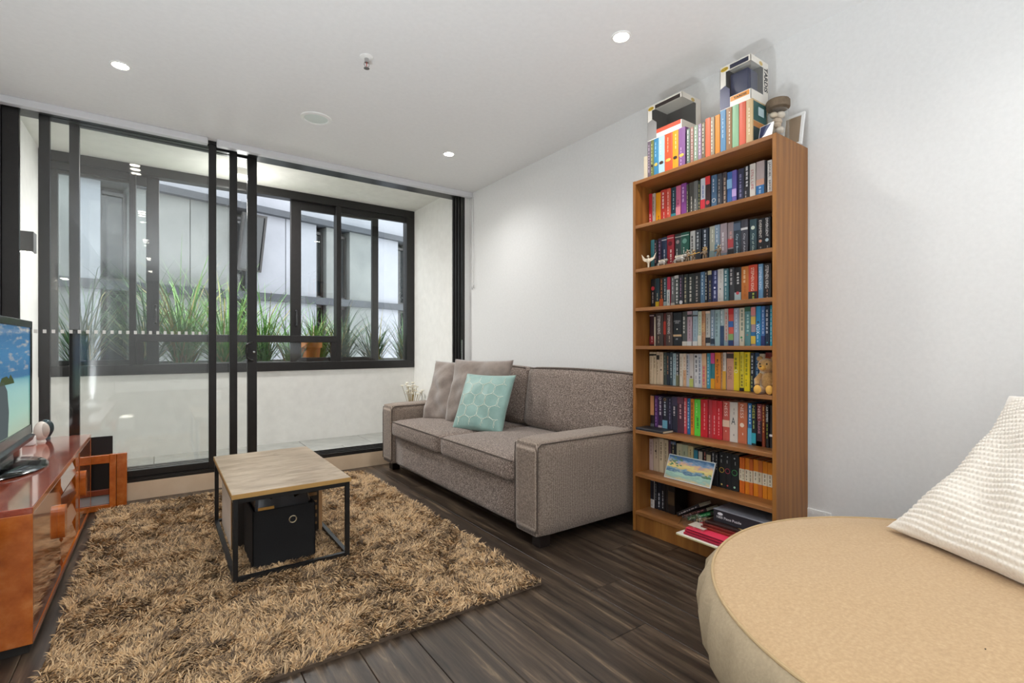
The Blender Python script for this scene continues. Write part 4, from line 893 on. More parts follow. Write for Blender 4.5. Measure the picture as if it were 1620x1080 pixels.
ROWS[5] = """125 171 18.6 d8c4a4 cream|b,2a2622,.88,.94|t,JANE EYRE,8a7050,.45,.84,.35|d,b89a70,.08,.4
173 206 18.6 d6c2a2 cream|b,2a2622,.9,.95|t,EMMA,8a7050,.5,.84,.4
208 240 18.6 d8c4a6 cream|b,38302a,.76,.9|d,8a7050,.3,.7
242 282 18.6 d9c2a6 cream|o,4a3830,.46,.2|d,8a7050,.55,.95
285 321 18.4 3e4a44 dark green-grey|d,88a090,.3,.9
323 355 18.4 24303e dark navy|d,c08a5a,.3,.9
357 392 18.4 3a4e58 slate|t,THE DRY,c8d8dc,.2,.85,.6
395 433 18.2 a8c0c8 pale blue|d,587480,.2,.9
435 470 18.2 34363a black|t,EDUCATED,d8d8d8,.3,.95,.6|b,7a7a5c,0,.35
472 512 18 dcd2c0 ivory|d,a08a6a,.3,.9
514 550 18 d8ac84 peach|b,e4d4c0,.5,1|d,a87a50,.2,.9
552 592 18 b8bcc4 light grey|t,THE COLONY,5a6068,.35,.95,.45
594 638 18 cac4c0 pale grey and green|b,b8c068,0,.25|o,7a6a5a,.3,.28
640 690 18 d8d8d8 white|t,THE SILENT,3a3a44,.4,.82,.45|o,2c2c30,.92,.25|d,8a8a94,.08,.35
691 735 18 c8ccd4 pale grey|t,ORDINARY PEOPLE,60687a,.1,.9,.4
737 788 18.2 dca87c peach|t,NORMAL,d23a78,.05,.62,.55|b,e2b890,.66,.98
790 831 18.4 4a9cb4 light teal|d,c8e8f0,.1,.9
835 881 18.6 2f7a84 pink teal and amber|b,d0508e,.7,1|b,e0a020,0,.28
883 950 18.8 e28a22 orange|t,a Spare Sun,3c2410,.18,.78,.55|o,3c2410,.8,.13
952 976 18.6 bc8a5c narrow tan|d,7a5030,.2,.9
979 1016 18.6 d8cfc4 white and yellow|b,dca838,0,.5|d,8a8078,.5,.95
1021 1103 18.8 cf9a80 salmon|t,DUNE,8a6054,.28,.62,.5|b,4a3a38,.84,.97
1106 1170 19 e4cc1e yellow|t,NUTSHELL,4a5a20,.55,.85,.6|r,e8f0d8,.5,.25
1173 1222 19 e0cf3a pale yellow|t,LULLABY,2a2a14,.12,.42,.5|b,1c1c18,0,.08|d,8a8020,.5,.9
1228 1293 19 f0d812 bright yellow|t,Lord of the Flies,6a7a1c,.35,.95,.35|d,7a7a1c,.1,.3
1298 1346 19 26303c dark navy|t,SPEAKER OF,d8e0e4,.45,.92,.5|d,c8d080,.1,.4
1350 1400 19 2a4a6a navy blue|d,90b8d8,.1,.9
1405 1472 18.6 dcd0b4 cream|d,a89470,.4,.9
1476 1552 19 8a2c22 dark red|b,b8481c,.6,.9"""
ROWS[6] = """135 178 19.4 2c2226 black|b,d89a6a,.4,.98|b,6a6a70,0,.14
181 220 19.2 5c2f70 purple|d,c0a0d0,.1,.9
223 270 19.2 3a2a48 dark violet|r,e4dce8,.92,.24|t,ON THE JELLICOE,e8e0f0,.4,.85,.4|b,c8b0b8,0,.12
273 331 19.2 2a2c3c dark navy|r,d8b078,.92,.2|t,OPEN ROAD,d8e4ec,.4,.85,.35|b,78b4c8,.05,.3
336 388 19.2 2b2840 dark indigo|d,8a88a8,.2,.95
390 449 19.6 2f3040 dark slate|t,Steel,e8e0e4,.45,.72,.6|b,46405a,.75,1
451 524 19.6 5a3040 dark mauve|t,Lord of,e8b0b0,.35,.8,.6|b,7a4a5a,.82,1
526 560 19.4 d05058 pinkish red|t,LOVE IN THE,f4d0c8,.2,.9,.5
562 600 19.4 2a6ca0 blue|t,WHO FRAMED,b0d8f0,.15,.9,.5
603 645 19.4 dc8426 orange|t,TWILIGHT,5c3008,.2,.9,.45
648 718 19.6 62d846 bright green|t,THE SURRENDER,2c6a24,.2,.5,.25|d,c0f0a8,.55,.9
720 802 19.6 cc2430 bright red|d,f0a8a8,.2,.9
808 850 19.8 b83a44 dull red|d,e0a0a0,.1,.6
851 905 19.8 c82a34 red|d,e8b0b0,.1,.6
906 972 19.8 cf2430 scarlet|d,f0a8a8,.1,.8
975 1059 20 c65a4e salmon red|t,NESS,f2d8cc,.62,.95,.4|b,e0c0a8,.35,.52|d,f0d0c0,.2,.26
1061 1154 20 d6cec4 off-white|u,A,22323a,.44,.62,.5|d,8a8a86,.65,.85|d,50504c,.14,.2
1156 1261 20 c8714e copper salmon|t,NESS,f0dccc,.62,.95,.36|o,e8d4c0,.45,.24|d,f0d8c8,.2,.26
1265 1313 20 2c7ab8 blue|t,TORN CITY,e0f0fc,.5,.95,.6|b,62b4d8,0,.4
1316 1368 20 252b2c black|t,NESS,d8e070,.65,.96,.5|b,38a8b8,.05,.3|d,b8d080,.35,.6
1371 1430 20 8a3a40 maroon|t,NESS,f0c8c0,.65,.95,.5|b,3a2630,.0,.6|b,d88a3c,0,.12|t,RELEASE,e0a0b0,.3,.6,.4
1433 1466 20 8a3c1e rusty orange|t,CONDOR HEART,e8b060,.3,.95,.5
1478 1516 20 1a1c1e black|t,ARTEMIS,f0f0ee,.6,.96,.62|d,b8c848,.15,.55
1519 1556 20 1e1e24 black|b,dcdce0,.27,.32"""
ROWS[7] = """110 165 18 b8a09a pinkish beige|d,6a5450,.5,.9
168 230 18.6 bca890 beige|d,6a5a48,.4,.9|o,3a2c24,.62,.15
233 290 19.2 d0bea0 cream|t,PERSUASION,6a5a44,.35,.9,.35
293 340 19.2 c4b294 beige|d,5a4a38,.35,.9
342 370 19 5a3a48 dark mauve
373 432 19.2 22262c black|d,c8b888,.3,.95|b,6a7a9a,.9,.97
435 500 18.2 bcb898 sage cream|d,4a4a34,.3,.8
503 570 18.2 aeb294 sage|d,4a4a34,.3,.8
573 636 18.2 c8b888 straw yellow|d,6a5030,.3,.9
645 690 17.4 242e34 black|b,3a88a0,.3,.95
695 740 17.4 26262a black|b,c8c0b4,.7,.95|b,a83a38,.5,.6
745 786 17.4 2a2224 black|d,d87a6a,.4,.95
790 840 17.4 2c2a28 black|b,c0b090,.55,.9
848 890 17.4 2a2c30 charcoal|d,d0d4d8,.4,.95
898 925 17.4 26282c narrow charcoal|d,d8d8d4,.5,.95
930 1000 18.4 1d2124 black|r,e0b43c,.5,.38|u,V,a8acb0,.86,.92,.25|d,9a9a9a,.7,.8|o,d8c070,.1,.14|u,BOOK,b8b8b8,.26,.29,.5
1002 1072 18.4 1b1e22 black|r,c83c54,.5,.38|u,V,a8acb0,.86,.92,.25|d,9a9a9a,.7,.8|o,c84a50,.1,.14|u,BOOK,b8b8b8,.26,.29,.5
1075 1165 18.4 1c2022 black|r,4aa860,.5,.34|u,V,a8acb0,.86,.92,.22|d,9a9a9a,.7,.8|o,a8d0b0,.1,.13|u,BOOK,b8b8b8,.26,.29,.42
1168 1200 17.6 dd6f22 orange|b,e2d6bc,.35,.68|d,5a4a38,.38,.65
1201 1235 17.6 d96c20 orange|b,e0d4ba,.35,.68|d,5a4a38,.38,.65
1237 1285 17.6 e0821e orange|b,e2d8c0,.35,.68|d,5a4a38,.38,.65
1286 1330 17.6 d26a2c orange|b,ded2b8,.35,.68|d,5a4a38,.38,.65
1332 1388 17.6 e2861c orange|b,e4dac2,.35,.68|d,5a4a38,.38,.65
1390 1440 17.6 cc7030 orange|b,dccfb4,.35,.68|d,5a4a38,.38,.65
1442 1498 17.6 e2881c orange|b,e4dac2,.35,.68|d,5a4a38,.38,.65
1500 1557 17.6 e08a22 orange|b,e4dac2,.35,.68|d,5a4a38,.38,.65"""
ROWS[8] = """140 180 16.4 d0cdc8 white and black|b,22222a,.3,.95|d,6a5a4a,.05,.28
182 215 16.2 1c1e24 black|d,8a9098,.3,.9
225 260 16.2 1e222c black|t,CAMELOT,d8dce4,.05,.6,.4
262 296 16.2 1a1c22 black|d,c8ccd4,.05,.7
300 340 16.2 201c1c black
342 420 16.4 241d1a dark brown|b,4a3826,.3,.75"""
SHELFNAME = ['', 'topmost inner shelf', 'second shelf with figurines', 'third shelf', 'fourth shelf', 'fifth shelf with teddy', 'sixth shelf', 'seventh shelf behind painting', 'bottom shelf']
KEEP = {'STEPHEN KING', 'STEPHEN', 'KING', 'IT', 'A', 'NESS', 'ARTEMIS', 'DUNE', 'EVERMENT', 'DIVERGENT', 'JANUEL  ERNEST', 'a Spare Sun', 'City of Bones', 'City of Ashes', 'City of Glass', 'STILL LIFE', 'RELEASE', 'VOX', 'JANE EYRE'}
def parse(line):
    a = line.split('|'); p = a[0].split(' ', 4); ex = []
    for e_ in a[1:]:
        e_ = tuple(e_.split(','))
        if e_[0] in 'tu' and e_[1] not in KEEP:      # lettering the photograph does not let one read stays as marks
            if e_[0] == 'u':
                if e_[1] == 'V': ex.append(('o', e_[2], str((float(e_[3])+float(e_[4]))/2), '.1'))
                continue
            e_ = ('d', e_[2], e_[3], e_[4], '.42')
        ex.append(e_)
    return float(p[0]), float(p[1]), float(p[2])/100, p[3], p[4], ex
for row in range(1, 9):
    XS = 2.325 if row < 7 else 2.335; zs = SHZ[row-1]+0.0005; rnd = random.Random(row*31)
    lines = ROWS[row].split('\n'); prev = CY1-CT-0.0006
    for i, ln in enumerate(lines):
        c0, c1, h, hx, nm, ex = parse(ln)
        y0 = min(prev, Y_at(1010+c0/7.364, XS)); y1 = max(CY0+CT+0.001, Y_at(1010+c1/7.364, XS)); prev = y1-0.0002
        if y0-y1 < 0.004: y1 = y0-0.004
        nm_ = nm; lab = '%s book, %s from left on the bookcase %s' % (nm_, ORD[i], SHELFNAME[row])
        b = make_book(lab, 'books on the %s' % SHELFNAME[row], y0-y1-0.0006, h+rnd.uniform(-0.002, 0.002), rnd.uniform(0.118, 0.142), hx, ex, rnd)
        b.location = (XS+rnd.uniform(0, 0.006), (y0+y1)/2, zs)
# books on top of the bookcase: edges in two crops
TOPA = """85 134 20.6 6a5c66 dark grey-purple|d,c8b8c8,.1,.9
135 180 20.6 6e7440 olive green|d,c8c890,.1,.9
181 249 20.6 3a7ea4 blue|d,a8d0e8,.5,.9
250 339 20.6 a8c8d4 pale blue|d,e8f4f8,.5,.9
341 455 20.6 e2532e orange-red|d,f8c0a0,.5,.9
457 544 20.6 eb9a26 amber|d,fce0a0,.5,.9
546 645 20.8 82588a purple|d,d8b8d8,.05,.5
666 720 18.8 6a786c grey-green|d,f0f0e8,.1,.95
722 770 18.8 9c7468 dusty brown|d,f0d8d0,.1,.95
772 834 18.8 8a9a86 pale grey-green|d,f0f4ec,.1,.95
836 889 18.8 9a8498 mauve|d,ece0ec,.1,.95
891 944 18.8 746a54 olive brown|d,f0ecd8,.1,.95
946 1020 20 e66a48 coral
1022 1080 19.6 a09480 grey-beige|d,e8e0d0,.1,.9"""
TOPB = """162 222 19.6 e08a30 orange
226 294 20.8 5f8cb0 blue|d,b8d4e8,.3,.8
296 369 20.8 9a7450 brown|d,e8d8c0,.1,.9
371 452 20.8 8fb892 mint green
455 537 20.8 d8644a coral red
540 622 20.8 ccb084 beige|d,f0e4c8,.2,.8"""
prev = None; XS = 2.238; rnd = random.Random(99); i = 0
for src, o_, k_ in ((TOPA, 1015, 9.391), (TOPB, 1110, 7.713)):
    for ln in src.split('\n'):
        c0, c1, h, hx, nm, ex = parse(ln); y0 = Y_at(o_+c0/k_, XS); y1 = Y_at(o_+c1/k_, XS)
        if prev and y0 > prev: y0 = prev
        prev = y1-0.0002
        b = make_book('%s book, %s from the left standing on top of the bookcase' % (nm, ORD[i]), 'books on top of the bookcase', y0-y1-0.0006, h, 0.135, hx, ex, rnd); b.location = (XS, (y0+y1)/2, CZ); i += 1
        if i <= 7 and i > 1: # gold emblem ribbon running across the boxed set
            mesh_obj('spine_emblem', MB().ball((-0.001, 0, 0.062), (0.0012, (y0-y1)*0.36, 0.009), 10, 6), plain('d0b050' if i % 2 else '3a2c22', 0.4), b)
        if nm == 'beige':
            t_ = y0-y1-0.0006
            mesh_obj('cover_picture', MB().box(0.008, 0.125, -t_/2-0.001, -t_/2, 0.11, 0.20), plain('2f5a58', 0.35), b); mesh_obj('cover_picture', MB().box(0.008, 0.125, -t_/2-0.001, -t_/2, 0.01, 0.08), plain('203a3c', 0.35), b)
            mesh_obj('cover_band', MB().box(0.008, 0.125, -t_/2-0.001, -t_/2, 0.082, 0.106), plain('b8783c', 0.35), b); mesh_obj('cover_picture', MB().box(0.05, 0.10, -t_/2-0.0014, -t_/2-0.001, 0.14, 0.18), plain('b8ccd0', 0.35), b)
yb_ = Y_at(1024, 2.238)
b = make_book('large cream slipcase book at the far left on top of the bookcase', 'books on top of the bookcase', 0.05, 0.16, 0.16, 'e0d2b8', [], rnd); b.location = (2.30, min(1.875, yb_+0.052), CZ)
# flat thin book on the sixth shelf
b = make_book('thin black book with pale edge lying flat on the sixth shelf', None, 0.014, 0.185, 0.098, '2a2a2e', [], rnd)
b.rotation_euler = (PI/2, 0, 0); b.location = (2.217, 1.884, SHZ[5]+0.0078); b.pop('group', None) if hasattr(b, 'pop') else None

# ================================================================== THINGS ON THE BOOKCASE
# two collectors' boxes with clear windows (contents kept generic)
def window_box(label, x0, x1, y0, y1, z, h, side_text, tab_hex, art_hex, inner, art_w):
    t = thing('figure_box', label, 'box', ((x0+x1)/2, (y0+y1)/2, z), 0, 'boxes on top of the books'); W = (y1-y0); D = (x1-x0); hw, hd = W/2, D/2
    white = plain('e9e4da', 0.4); lo, hi = 0.24*h, 0.86*h
    m = MB().box(-hd, hd, -hw, hw, 0, 0.003).box(-hd, hd, -hw, hw, h-0.003, h).box(hd-0.002, hd, -hw, hw, 0.003, h-0.003).box(-hd, hd, hw-0.002, hw, 0.003, h-0.003)
    m.box(-hd, -hd+0.002, -hw, hw, 0.003, lo).box(-hd, -hd+0.002, -hw, hw, hi, h-0.003).box(-hd, -hd+0.002, hw-0.03, hw, lo, hi)
    m.box(-hd, hd, -hw, -hw+0.002, 0.003, lo).box(-hd, hd, -hw, -hw+0.002, hi, h-0.003).box(hd-0.045, hd, -hw, -hw+0.002, lo, hi)
    mesh_obj('carton', m, white, t)
    mesh_obj('clear_window', MB().box(-hd+0.0005, -hd+0.001, -hw+0.001, hw-0.03, lo, hi).box(-hd+0.001, hd-0.045, -hw+0.0005, -hw+0.001, lo, hi), M['pane'], t)
    mesh_obj('inner_tray', MB().box(-hd+0.01, hd-0.004, hw-0.02, hw-0.004, 0.004, h-0.004).box(hd-0.02, hd-0.004, -hw+0.004, hw-0.02, 0.004, h-0.004), plain('46443f', 0.5), t)
    if inner: mesh_obj('plain_block', MB().bbox(-0.045, 0.045, -0.045, 0.045, 0.012, hi-0.006, 0.004), plain(inner, 0.35), t)
    mesh_obj('logo_patch', MB().prism([(hw-0.004-0.04*(0.5+0.5*math.cos(a_)), h-0.016+0.010*math.sin(a_)) for a_ in [2*PI*i/16 for i in range(16)]], -hd-0.0008, -hd, 'x'), plain('d8b428', 0.4), t)
    mesh_obj('logo_lettering', text_mb('POP!', (-hd-0.0012, hw-0.010, h-0.022), (0, -0.030, 0), (0, 0, 0.011)), plain('2a2418', 0.5), t)
    mesh_obj('heading_strip', MB().box(-hd-0.0006, -hd, -hw+0.012, hw-0.052, h-0.026, h-0.006), plain('2c2f45' if inner else '2a1e1c', 0.4), t)
    mesh_obj('name_tab', MB().box(-hd-0.0008, -hd, -hw+0.008, hw-0.055, 0.026, 0.048), plain(tab_hex, 0.4), t)
    mesh_obj('corner_art', MB().prism([(hw-art_w, 0.004), (hw-0.001, 0.004), (hw-0.001, 0.105), (hw-art_w*0.55, 0.115), (hw-art_w, 0.09)], -hd-0.001, -hd, 'x'), plain(art_hex, 0.4), t)
    if side_text:
        # lettering running down the right hand side panel, seen from the -y side
        mesh_obj('side_lettering', text_mb(side_text[0], (hd-0.040, -hw-0.0006, h*0.88), (0, 0, -h*0.56), (0.033, 0, 0), 0.035), plain('1c1c22', 0.5), t)
        mesh_obj('tab_lettering', text_mb(side_text[1], (-hd-0.0013, hw-0.072, 0.031), (0, -(W-0.072-0.02), 0), (0, 0, 0.011)), plain('3a2410', 0.5), t)
    mesh_obj('side_logo', MB().ball((0.01, -hw-0.0003, h-0.018), (0.016, 0.0006, 0.010), 12, 6), plain('cdb068', 0.4), t)
ya, yb = Y_at(1188, 2.242), Y_at(1139, 2.242)
window_box('white window box with orange tab stacked on the right books above bookcase', 2.242, 2.40, ya, yb, CZ+0.209, 0.212, ('TARDIS', 'TARDIS', 0.024), 'e2922c', '2a2f58', '2c3458', 0.052)
ya, yb = Y_at(1079, 2.242), Y_at(1024.5, 2.242)
window_box('wide white window box stacked on the left books above bookcase', 2.242, 2.412, ya, yb, CZ+0.2092, 0.193, None, 'c8543c', '8c8a88', None, 0.062)
t = thing('glass_jar', 'lidded glass jar of shells on the right end of bookcase top', 'jar', (2.385, 1.168, CZ))
mesh_obj('jar_glass', MB().lathe([(0, 0.002), (0.044, 0.002), (0.048, 0.02), (0.048, 0.15), (0.040, 0.175), (0.040, 0.18), (0.046, 0.15), (0.046, 0.02), (0, 0.006)], n=24), M['pane'], t, True)
mesh_obj('jar_lid', MB().lathe([(0, 0.18), (0.050, 0.18), (0.052, 0.185), (0.052, 0.212), (0.048, 0.218), (0, 0.218)], n=24), textured('cork_brown_lid', [(0.3, '5c4c3c'), (0.7, '7d6b56')], nscale=30, rough=0.7), t, True)
for i, (x, y, z, r) in enumerate([(-0.012, 0.008, 0.030, 0.026), (0.014, -0.01, 0.034, 0.024), (-0.010, -0.014, 0.072, 0.024), (0.012, 0.012, 0.080, 0.026), (-0.006, 0.0, 0.118, 0.027), (0.012, -0.008, 0.152, 0.024), (-0.016, 0.012, 0.150, 0.022), (-0.020, -0.006, 0.095, 0.022), (0.0, 0.02, 0.05, 0.022)]):
    m = MB().ball((0, 0, 0), (r, r*0.8, r*0.62), 12, 8)
    m.v = [tuple(Vector(p)*(1+0.08*math.sin(14*math.atan2(p[1], p[0])))+Vector((x, y, z))) for p in m.v]
    mesh_obj('shell', m, plain(['d9c8b0', 'c9b39a', 'e2d6c6'][i % 3], 0.5), t, True)
t = thing('picture_frame', 'small white picture frame leaning on the wall above bookcase', 'picture frame', (2.44, 1.135, CZ))
R = Matrix.Rotation(math.radians(12), 4, 'Y'); fm = MB()
for a in ((-0.05, 0.05, 0, 0.014), (-0.05, 0.05, 0.151, 0.165)): fm.bbox(-0.006, 0.006, a[0], a[1], a[2], a[3], 0.002)
for a in ((-0.05, -0.036), (0.036, 0.05)): fm.bbox(-0.006, 0.006, a[0], a[1], 0.014, 0.151, 0.002)
mesh_obj('frame', fm.xf(R), M['white_gloss'], t); mesh_obj('print', MB().box(0, 0.004, -0.036, 0.036, 0.014, 0.151).xf(R), plain('a8937c', 0.5), t)
t = thing('photo_card', 'small white card with navy print leaning on the glass jar', 'card', (2.262, 1.168, CZ+0.001)); R = Matrix.Rotation(math.radians(16), 4, 'Y') @ Matrix.Rotation(math.radians(-8), 4, 'Z')
mesh_obj('card', MB().box(-0.0015, 0.0015, -0.034, 0.034, 0, 0.082).xf(R), M['white_gloss'], t)
mesh_obj('print', MB().prism([(0.030, 0.012), (0.004, 0.03), (-0.004, 0.05), (-0.022, 0.078), (0.030, 0.078)], -0.0024, -0.0016, 'x').xf(R), plain('3a4468', 0.5), t)

# figurines on the second shelf
def limb(m, a, b, r0, r1): m.tube([a, ((Vector(a)+Vector(b))/2), b], [r0, (r0+r1)/2, r1], 7)
FX = 2.258; FZ2 = SHZ[1]
bone, bronze, silver, straw = plain('d8cbb4', 0.45), plain('7a6650', 0.35, 0.3), plain('9a948c', 0.35, 0.3), plain('d6a84a', 0.4)
def figurine(label, px, scale, kind):
    t = thing('figurine', label, 'figurine', (FX, Y_at(px, FX), FZ2+0.0005), 0, 'figurines in front of the second row of books')
    b = MB(); acc = MB(); base = MB().lathe([(0, 0), (0.016*scale, 0), (0.014*scale, 0.005), (0, 0.005)], n=14); s_ = scale
    if kind == 'bird':
        b.ball((0, 0, 0.045*s_), (0.010*s_, 0.014*s_, 0.016*s_)); b.ball((-0.004, 0.0, 0.068*s_), 0.007*s_); limb(b, (0, 0, 0.004), (0, 0, 0.04*s_), 0.005*s_, 0.006*s_)
        for d in (-1, 1):
            acc.add([(0, d*0.006*s_, 0.040*s_), (0, d*0.010*s_, 0.058*s_), (0.003, d*0.030*s_, 0.062*s_), (0.002, d*0.052*s_, 0.088*s_), (0, d*0.040*s_, 0.052*s_), (-0.002, d*0.024*s_, 0.042*s_),
                     (0.004, d*0.006*s_, 0.040*s_), (0.004, d*0.010*s_, 0.058*s_), (0.007, d*0.030*s_, 0.062*s_), (0.004, d*0.052*s_, 0.088*s_), (0.004, d*0.040*s_, 0.052*s_), (0.002, d*0.024*s_, 0.042*s_)],
                    [(0, 1, 2, 3, 4, 5), (11, 10, 9, 8, 7, 6)]+[(i, (i+1) % 6, 6+(i+1) % 6, 6+i) for i in range(6)])
    elif kind == 'beast':
        b.ball((0, 0, 0.020*s_), (0.014*s_, 0.030*s_, 0.014*s_), 14, 9); b.ball((-0.004, -0.030*s_, 0.032*s_), (0.009*s_, 0.012*s_, 0.009*s_))
        for y in (-0.02, 0.018):
            for x in (-0.010, 0.010): limb(b, (x*s_, y*s_, 0.016*s_), (x*1.2*s_, y*1.1*s_, 0.004), 0.005*s_, 0.004*s_)
        limb(b, (0, 0.026*s_, 0.02*s_), (0.004, 0.046*s_, 0.010*s_), 0.006*s_, 0.001)
        for i in range(7): acc.lathe([(0, 0), (0.005*s_, 0), (0, 0.012*s_)], (0, (-0.03+0.009*i)*s_, 0.031*s_), 6)
    else:
        for d in (-1, 1): limb(b, (0, d*0.006*s_, 0.026*s_), (0, d*0.009*s_, 0.004), 0.006*s_, 0.005*s_); limb(b, (0, d*0.010*s_, 0.046*s_), (-0.010*s_, d*0.020*s_, 0.034*s_), 0.0045*s_, 0.0035*s_)
        b.ball((0, 0, 0.038*s_), (0.010*s_, 0.012*s_, 0.016*s_)); b.ball((0, 0, 0.060*s_), 0.008*s_)
        for i in range(8 if kind == 'star' else 5):
            a = 2*PI*i/(8 if kind == 'star' else 5); acc.tube([(0.001, 0, 0.058*s_), (0.001, 0.017*s_*math.cos(a), 0.058*s_+0.017*s_*math.sin(a))], [0.0045*s_, 0.0012*s_], 6)
        if kind == 'lance': acc.tube([(-0.008, -0.05*s_, 0.048*s_), (-0.008, 0.03*s_, 0.040*s_)], 0.0018*s_, 6)
    mesh_obj('base', base, bronze, t, True)
    mesh_obj('body', b, {'bird': bone, 'beast': silver, 'star': bronze, 'lance': bronze, 'knight': bronze}[kind], t, True)
    mesh_obj({'bird': 'wings', 'beast': 'spines', 'star': 'mane', 'lance': 'lance', 'knight': 'crest'}[kind], acc, {'bird': bone, 'beast': bone, 'star': straw, 'lance': straw, 'knight': bone}[kind], t, True, fix=True)
figurine('bone-coloured winged figurine at the left of the second shelf', 1026, 1.0, 'bird')
figurine('grey crouching spined beast figurine beside the winged one', 1048, 0.95, 'beast')
figurine('grey beast figurine in the middle of the second shelf', 1076, 1.15, 'beast')
figurine('bronze crested figurine just left of the lance bearer', 1088, 0.95, 'knight')
figurine('bronze lance-bearing figurine in the middle of the second shelf', 1097, 0.85, 'lance')
figurine('figurine with a golden mane on the second shelf', 1115, 0.92, 'star')
figurine('rightmost bronze crested figurine on the second shelf', 1137, 0.92, 'knight')

# teddy bear
t = thing('teddy_bear', 'small golden teddy bear sitting on the fifth shelf', 'teddy bear', (2.292, 1.164, SHZ[4]+0.001), math.radians(8))
plush = textured('golden_plush', [(0.3, '9c7440'), (0.7, 'bd9258')], nscale=120, rough=1.0, bump=0.7, dist=0.003, sheen=0.6); pad = plain('d8a44c', 0.9)
mesh_obj('body', MB().ball((0, 0, 0.055), (0.036, 0.034, 0.052), 18, 12), plush, t, True)
hd = mesh_obj('head', MB().ball((-0.008, 0.008, 0.130), (0.036, 0.038, 0.034), 18, 12), plush, t, True)
mesh_obj('muzzle', MB().ball((-0.040, 0.014, 0.122), (0.018, 0.016, 0.013), 12, 8), pad, hd, True)
mesh_obj('nose', MB().ball((-0.056, 0.017, 0.127), (0.004, 0.006, 0.004), 8, 6), plain('231a14', 0.3), hd, True)
for d in (-1, 1):
    mesh_obj('ear', MB().ball((-0.002, 0.008+d*0.030, 0.160), (0.008, 0.014, 0.014), 12, 8), plush, hd, True)
    mesh_obj('eye', MB().ball((-0.040, 0.010+d*0.015, 0.138), 0.004, 8, 6), plain('15100c', 0.15), hd, True)
    mesh_obj('arm', MB().tube([(-0.006, d*0.030, 0.088), (-0.026, d*0.042, 0.062), (-0.040, d*0.036, 0.040)], [0.012, 0.014, 0.012], 10), plush, t, True)
    lg = mesh_obj('leg', MB().tube([(-0.010, d*0.020, 0.018), (-0.040, d*0.026, 0.017), (-0.066, d*0.026, 0.017)], [0.018, 0.017, 0.015], 10), plush, t, True)
    mesh_obj('paw', MB().ball((-0.068, d*0.026, 0.022), (0.010, 0.017, 0.021), 12, 8), pad, lg, True)

# beach painting leaning on the seventh shelf
pm_ = bpy.data.materials.new('beach_painting'); nt, N, L, b_ = nodes_of(pm_)
tc = N.new('ShaderNodeTexCoord'); sp = N.new('ShaderNodeSeparateXYZ'); L.new(tc.outputs['Generated'], sp.inputs[0]); no = N.new('ShaderNodeTexNoise'); no.inputs['Scale'].default_value = 6; no.inputs['Detail'].default_value = 5
L.new(tc.outputs['Generated'], no.inputs['Vector']); a1 = N.new('ShaderNodeMath'); a1.operation = 'MULTIPLY_ADD'; a1.inputs[1].default_value = 0.5; L.new(no.outputs[0], a1.inputs[0]); L.new(sp.outputs['Z'], a1.inputs[2])
a2 = N.new('ShaderNodeMath'); a2.operation = 'SUBTRACT'; a2.inputs[1].default_value = 0.25; L.new(a1.outputs[0], a2.inputs[0])
rp = N.new('ShaderNodeValToRGB'); e = rp.color_ramp.elements
for i, (p, c) in enumerate([(0.0, 'c9b98c'), (0.14, '8fb4a8'), (0.26, 'a9cdbb'), (0.34, '46698a'), (0.42, '7ba3b4'), (0.46, 'd6ba74'), (0.60, 'e6d584'), (0.70, 'd9a88a'), (0.80, '7fa0c0'), (0.92, '3f6f9a'), (1.0, '2f5f88')]):
    if i >= 2: e.new(p)
    e[i].position = p; e[i].color = H(c)
L.new(a2.outputs[0], rp.inputs[0]); L.new(rp.outputs[0], b_.inputs['Base Color']); b_.inputs['Roughness'].default_value = 0.3
t = thing('painting', 'small beach painting with white edge leaning on the seventh shelf', 'painting', (2.268, 1.59, SHZ[6]+0.001), math.radians(1)); R = Matrix.Rotation(math.radians(23), 4, 'Y')
mesh_obj('panel', MB().bbox(0, 0.008, -0.14, 0.14, 0.001, 0.135, 0.002).xf(R), plain('dfe3e0', 0.35), t); mesh_obj('painted_face', MB().box(-0.001, 0.0, -0.135, 0.135, 0.006, 0.130).xf(R), pm_, t)
fol = MB()
for i in range(16):
    y = 0.13-0.07*random.random(); z = 0.075+0.05*random.random(); fol.xf(Matrix.Identity(4)); q = [(-0.0016, y, z), (-0.0016, y-0.014, z+0.004), (-0.0016, y-0.02, z-0.003), (-0.0016, y-0.008, z-0.004)]; fol.add(q, [(0, 1, 2, 3)])
for i in range(12):
    y = -0.12+0.05*random.random(); z = 0.045+0.022*random.random(); fol.add([(-0.0016, y, z), (-0.0016, y-0.012, z+0.003), (-0.0016, y-0.016, z-0.004), (-0.0016, y-0.004, z-0.004)], [(0, 1, 2, 3)])
mesh_obj('painted_foliage', fol.xf(R), plain('5d8a5c', 0.4), t)

# bottom shelf: leaning books and the stack of flat things
def tilted_book(label, y_bot, y_top, z_bot, x, t_, h, d, hexc, ex, ang, zz):
    b = make_book(label, 'loose books on the bottom shelf', t_, h, d, hexc, ex, random.Random(5)); b.rotation_euler = (ang, 0, 0); b.location = (x, y_bot, zz); return b
Z8 = SHZ[7]+0.001
def lean(label, yb, ang_deg, x, t_, h, d, hexc, ex, lift=0.0):
    a = math.radians(ang_deg)
    b = make_book(label, 'loose books on the bottom shelf', t_, h, d, hexc, ex, random.Random(int(yb*1000)))
    b.rotation_euler = (a, 0, 0); b.location = (x, yb, Z8+t_/2*abs(math.sin(a))+0.0006+lift); return b
lean('grey-lettered dark paperback tipped over on the bottom shelf', 1.690, 58, 2.33, 0.020, 0.16, 0.115, '2a2628', [('d', 'b8b0b0', '.1', '.9')])
lean('dark red lettered paperback tipped over on the bottom shelf', 1.653, 62, 2.325, 0.018, 0.165, 0.115, '2c1e20', [('d', 'c07a80', '.1', '.9')])
